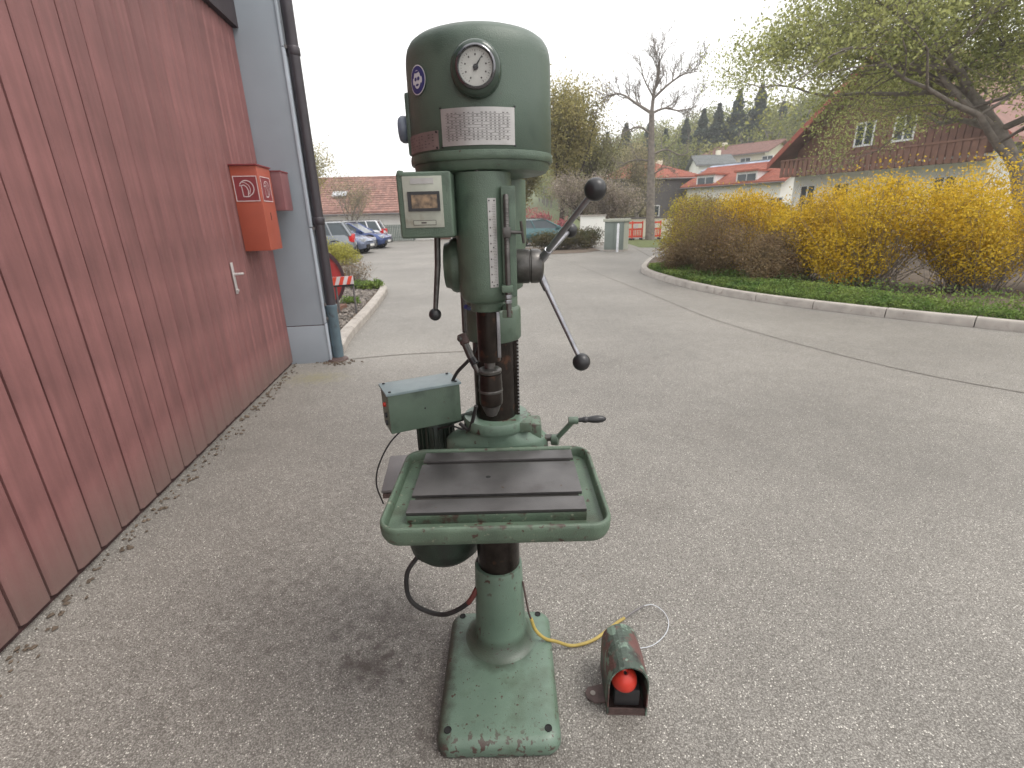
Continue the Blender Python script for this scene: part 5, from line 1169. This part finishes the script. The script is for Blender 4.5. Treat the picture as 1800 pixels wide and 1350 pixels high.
build(MB().box(fw_[0]+.0075, fw_[1]-.0055, sy0-.0032, sy0-.0024, fw_[2]+.006, fw_[3]-.006), 'speed_strip', 'amber', ip, smooth=False)
for k in range(0): build(MB().box(fw_[0]+.014+k*.011, fw_[0]+.0175+k*.011, sy0-.0037, sy0-.0033, fw_[2]+.010, fw_[3]-.011), 'strip_mark', 'wood', ip, smooth=False)
build(MB().box(sx0+.030, sx1-.036, sy0-.0030, sy0-.0023, sz0+.027, sz0+.037), 'label_frame', 'ink', ip, smooth=False)
build(MB().box(sx0+.031, sx1-.037, sy0-.0034, sy0-.0031, sz0+.028, sz0+.036), 'label_field', 'beige', ip, smooth=False)
build(MB().box(sx0+.047, sx0+.058, sy0-.0038, sy0-.0035, sz0+.0305, sz0+.0335), 'label_mark', 'ink', ip, smooth=False)
build(MB().box(sx0+.030, sx1-.036, sy0-.0030, sy0-.0023, sz1-.024, sz1-.013), 'scratched_label', 'alu', ip, smooth=False)
# gearbox disc and hanging lever on the left
gd = build(MB().lathe([(.067, 0), (.067, .022), (.064, .030), (.058, .034), (.054, .046)], (-.112, 1.245, 1.484), (-1, 0, 0), 40), 'side_disc', 'green', dr, ang=40)
lv = build(MB().tube([(-.168, 1.20, 1.56), (-.172, 1.20, 1.49), (-.184, 1.19, 1.385)], [.0075, .0075, .006], 12), 'shift_lever', 'darksteel', dr)
build(MB().ball((-.186, 1.19, 1.372), .0155), 'lever_knob', 'black', lv)
build(MB().tube([(-.11, 1.235, 1.565), (-.168, 1.22, 1.57)], .009, 12), 'lever_pivot', 'darksteel', lv)
# coolant nozzle arm
nz = build(MB().tube([(-.124, 1.30, 1.415), (-.125, 1.30, 1.30)], .0075, 12), 'nozzle_pipe', 'darksteel', dr)
build(MB().lathe([(.012, -.014), (.0135, -.011), (.0135, .013), (.011, .016)], (-.130, 1.292, 1.283), (.35, -.3, -.85), 16), 'swivel_joint', 'rustlug', nz)
build(MB().ball((-.137, 1.287, 1.285), .010, 12), 'swivel_ball', 'darksteel', nz)
build(MB().tube([(-.128, 1.29, 1.275), (-.114, 1.28, 1.243), (-.102, 1.265, 1.215), (-.09, 1.25, 1.195)], [.010, .011, .008, .006], 12), 'nozzle', 'darksteel', nz)
build(MB().lathe([(.011, 0), (.011, .018)], (-.108, 1.27, 1.232), (.5, -.5, -.7), 14), 'nozzle_nut', 'black', nz)
build(MB().tube([(-.112, 1.215, 1.385), (-.103, 1.23, 1.378)], .006, 8), 'pipe_clip', 'blue', nz)

# depth scale, stop rod, clamp
def spp(a, z, off=0.0): aa = rad(a); r = .0655+off; return Vector((SP[0]+r*math.sin(aa), SP[1]-r*math.cos(aa), z))
scm = MB()
for i in range(4):
    a0, a1 = 11+i*4.2, 11+(i+1)*4.2; scm.add([spp(a0, 1.443, .0012), spp(a1, 1.443, .0012), spp(a1, 1.636, .0012), spp(a0, 1.636, .0012)], [(0, 1, 2, 3)])
scl = build(scm, 'depth_scale', 'alu', dr)
tk2 = MB(); k = 0; z = 1.455
while z < 1.622:
    tk2.add([spp(20 if k % 5 else 17.5, z, .0016), spp(26, z, .0016), spp(26, z+.0006, .0016), spp(20 if k % 5 else 17.5, z+.0006, .0016)], [(0, 1, 2, 3)])
    if k % 5 == 0: tk2.add([spp(13.5, z-.001, .0016), spp(16, z-.001, .0016), spp(16, z+.0022, .0016), spp(13.5, z+.0022, .0016)], [(0, 1, 2, 3)])
    z += .0034; k += 1
stuff(build(tk2, 'scale_marks', 'ink', scl, smooth=False))
for (a, z) in ((14, 1.631), (24, 1.631), (20, 1.532), (18, 1.447), (25, 1.449)): build(MB().lathe([(.0018, 0), (.0014, .0014)], spp(a, z, .001), tuple(spp(a, 0, 1)-spp(a, 0, 0)), 8), 'rivet', 'black', scl)
RX, RY = .0, 1.122
rod = build(MB().lathe([(.0062, 1.375), (.0062, 1.640), (.0045, 1.643)], (RX-.003, RY, 0), seg=16), 'stop_rod', 'darksteel', dr)
for k in range(26): build(MB().lathe([(.0062, 0), (.0068, .0012), (.0062, .0024)], (RX-.003, RY, 1.53+k*.0042), seg=12, caps=False), 'thread', 'darksteel', rod) if k < 26 and k % 2 == 0 else None
build(MB().box(RX-.014, RX+.018, RY+.006, 1.2, 1.42, 1.66), 'rod_rail', 'green', dr, bevel=.003)
build(MB().box(RX-.018, RX+.008, RY-.010, 1.15, 1.432, 1.448), 'rod_bracket', 'green', dr, bevel=.003)
build(MB().box(RX-.012, RX+.006, RY-.010, RY+.012, 1.553, 1.575), 'stop_block', 'darksteel', rod, bevel=.002)
build(MB().tube([(RX+.006, RY, 1.564), (RX+.030, RY, 1.563)], .004, 10), 'clamp_screw', 'darksteel', rod)
build(MB().tube([(RX+.0285, RY-.004, 1.587), (RX+.0315, RY, 1.565), (RX+.0345, RY+.004, 1.540)], [.003, .0035, .003], 8), 'clamp_wing', 'darksteel', rod)
for z in (1.418, 1.407): build(MB().lathe([(.008, 0), (.0085, .001), (.0085, .007), (.008, .008)], (RX-.003, RY, z), seg=6), 'lock_nut', 'steel', rod, smooth=False)
build(MB().box(RX-.018, RX+.006, RY-.004, 1.2, 1.372, 1.392), 'rod_foot', 'green_dirty', dr, bevel=.003)

# feed hub with three levers
fc = Vector((0.0, 1.21, 1.481))
hb = build(MB().lathe([(.040, .012), (.041, .014), (.041, .048), (.0385, .050), (.0385, .052), (.041, .054), (.041, .070), (.037, .078), (.028, .083), (.012, .085)], fc, (1, 0, 0), 40), 'feed_hub', 'darksteel', dr, ang=40)
build(MB().box(-.05, .013, 1.175, 1.245, 1.44, 1.52), 'hub_seat', 'green', dr, bevel=.006)
for i, (k, m, r_) in enumerate((((.176, 1.035, 1.644), 'chrome', .0225), ((.172, 1.405, 1.556), 'chrome', .0205), ((.176, 1.165, 1.247), 'chrome', .0225))):
    K = Vector(k); d = (K - Vector((.068, 1.21, 1.481))); s0 = Vector((.066, 1.21, 1.481)) + d*.10
    am = build(MB().tube([s0, s0+(K-s0)*.16, s0+(K-s0)*.162, K-(K-s0)*.07], [.010, .009, .0068, .0062], 14), 'feed_lever', 'steel' if m == 'chrome' else m, hb)
    build(MB().ball(K, r_, 24), 'knob', 'black', am)

# ------------------------------------------------------------------ foot pedal and its cable
pd = thing('foot_pedal', 'rusty green arched steel hood with red mushroom push button on the asphalt', 'foot switch', (.36, 1.28, 0))
def arch(w, h, r_top):
    pts = [(-w/2, 0), (-w/2, h*.62)]
    for k in range(1, 12): a = PI - PI*k/12; pts.append((w/2*math.cos(a), h*.62 + h*.38*math.sin(a)))
    return pts + [(w/2, h*.62), (w/2, 0)]
oc = arch(.132, .215, 0); ic = arch(.124, .210, 0)
R_ = rotm(rz=rad(-3))
pc = Vector((.357, 1.166, 0))
def pp(x, y, z, taper=1.0): return R_ @ Vector((x*taper, y, z)) + pc
sh = MB(); n = len(oc)
for (ya, yb, ta, tb_, ha, hb_) in ((0, .10, 1, 1, 1, 1), (.10, .19, 1, .97, 1, .93)):
    for i in range(n-1):
        for C_ in (oc, ic):
            v = [pp(C_[i][0], ya, C_[i][1]*ha, ta), pp(C_[i+1][0], ya, C_[i+1][1]*ha, ta), pp(C_[i+1][0], yb, C_[i+1][1]*hb_, tb_), pp(C_[i][0], yb, C_[i][1]*hb_, tb_)]
            sh.add(v, [(0, 1, 2, 3)])
for i in range(n-1): sh.add([pp(oc[i][0], 0, oc[i][1]), pp(oc[i+1][0], 0, oc[i+1][1]), pp(ic[i+1][0], 0, ic[i+1][1]), pp(ic[i][0], 0, ic[i][1])], [(0, 1, 2, 3)])
build(sh, 'arched_cover', 'pedal', pd, ang=40)
build(MB().loft([[pp(x, .188, z*.93, .97) for x, z in oc], [pp(x, .192, z*.93, .97) for x, z in oc]]), 'back_plate', 'pedal', pd)
build(MB().add([tuple(pp(x, y, z)) for z in (0.001, .004) for y in (0, .187) for x in (-.062, .062)], [(0, 2, 3, 1), (4, 5, 7, 6), (0, 1, 5, 4), (2, 6, 7, 3), (0, 4, 6, 2), (1, 3, 7, 5)]), 'floor_plate', 'rustlug', pd)
build(MB().add([tuple(pp(x, y, z)) for z in (0.004, .028) for y in (.002, .006) for x in (-.06, .06)], [(0, 2, 3, 1), (4, 5, 7, 6), (0, 1, 5, 4), (2, 6, 7, 3), (0, 4, 6, 2), (1, 3, 7, 5)]), 'front_lip', 'rustlug', pd)
sw = build(MB().add([tuple(pp(x, y, z)) for z in (.03, .10) for y in (.012, .16) for x in (-.042, .042)], [(0, 2, 3, 1), (4, 5, 7, 6), (0, 1, 5, 4), (2, 6, 7, 3), (0, 4, 6, 2), (1, 3, 7, 5)]), 'switch_body', 'black', pd, bevel=.006)
build(MB().lathe([(.016, 0), (.016, .03)], pp(-.008, .05, .098), (0, -.25, 1), 20), 'button_stem', 'black', sw)
build(MB().lathe([(.026, 0), (.040, .002), (.0435, .010), (.042, .024), (.035, .041), (.022, .054), (.010, .059), (.008, .057), (.0005, .052)], pp(-.010, .040, .112), (0, -.32, 1), 40), 'mushroom_button', 'redbtn', pd)
build(MB().lathe([(.0075, 0), (.0075, .001)], pp(-.010, .040, .112) + Vector((0, -.32, 1)).normalized()*.0545, (0, -.32, 1), 16), 'button_hole', 'hole', pd)
lg = build(MB().loft([[pp(-.066 - a, .04+b, z) for a, b in ((0, 0), (.035, -.003), (.06, .012), (.066, .035), (.055, .055), (0, .07))] for z in (.003, .007)]), 'mounting_lug', 'rustlug', pd)
build(MB().lathe([(.009, 0), (.009, .002)], pp(-.105, .073, .007), seg=14), 'lug_hole', 'kerb', lg)

cbv = thing('control_cable', 'yellow flexible cable running from the drill column to the foot pedal', 'cable', (.2, 1.45, 0))
build(MB().tube(smooth_curve([(.020, 1.43, .335), (.030, 1.42, .27), (.040, 1.42, .20), (.050, 1.42, .165)], 6), .0035, 8), 'dark_sleeve', 'rustlug', cbv)
build(MB().tube(smooth_curve([(.048, 1.42, .172), (.065, 1.415, .12), (.10, 1.415, .078), (.145, 1.43, .045), (.20, 1.44, .012), (.25, 1.45, .0075), (.30, 1.47, .0075), (.35, 1.505, .0085), (.405, 1.545, .012), (.44, 1.565, .016)], 8), .0062, 10), 'cable_jacket', 'yellow', cbv)
build(MB().tube(smooth_curve([(.438, 1.564, .016), (.48, 1.59, .02), (.535, 1.622, .022)], 6), .0042, 8), 'cable_end', 'gutter', cbv)
build(MB().tube(smooth_curve([(.53, 1.62, .022), (.575, 1.63, .018), (.612, 1.60, .010), (.618, 1.55, .006), (.595, 1.50, .005), (.55, 1.455, .006), (.50, 1.425, .012), (.425, 1.41, .02)], 8), .0016, 6), 'white_wire', 'wire', cbv)

# ------------------------------------------------------------------ thin spring haze over the valley
hzb = build(MB().box(-262, 332, -27, 432, -1.5, 46), 'haze', None, smooth=False)
hm = bpy.data.materials.new('haze_air'); hm.use_nodes = True
for n_ in list(hm.node_tree.nodes):
    if n_.type == 'BSDF_PRINCIPLED': hm.node_tree.nodes.remove(n_)
pv = hm.node_tree.nodes.new('ShaderNodeVolumePrincipled'); pv.inputs['Density'].default_value = 0.0013; pv.inputs['Color'].default_value = (0.95, 0.96, 0.98, 1); pv.inputs['Anisotropy'].default_value = 0.2
hm.node_tree.links.new(pv.outputs[0], hm.node_tree.nodes['Material Output'].inputs['Volume'])
hzb.data.materials.append(hm); hzb['kind'] = 'stuff'
tag(hzb, 'pale thin haze lying over the valley and hillside', 'haze', kind='stuff')
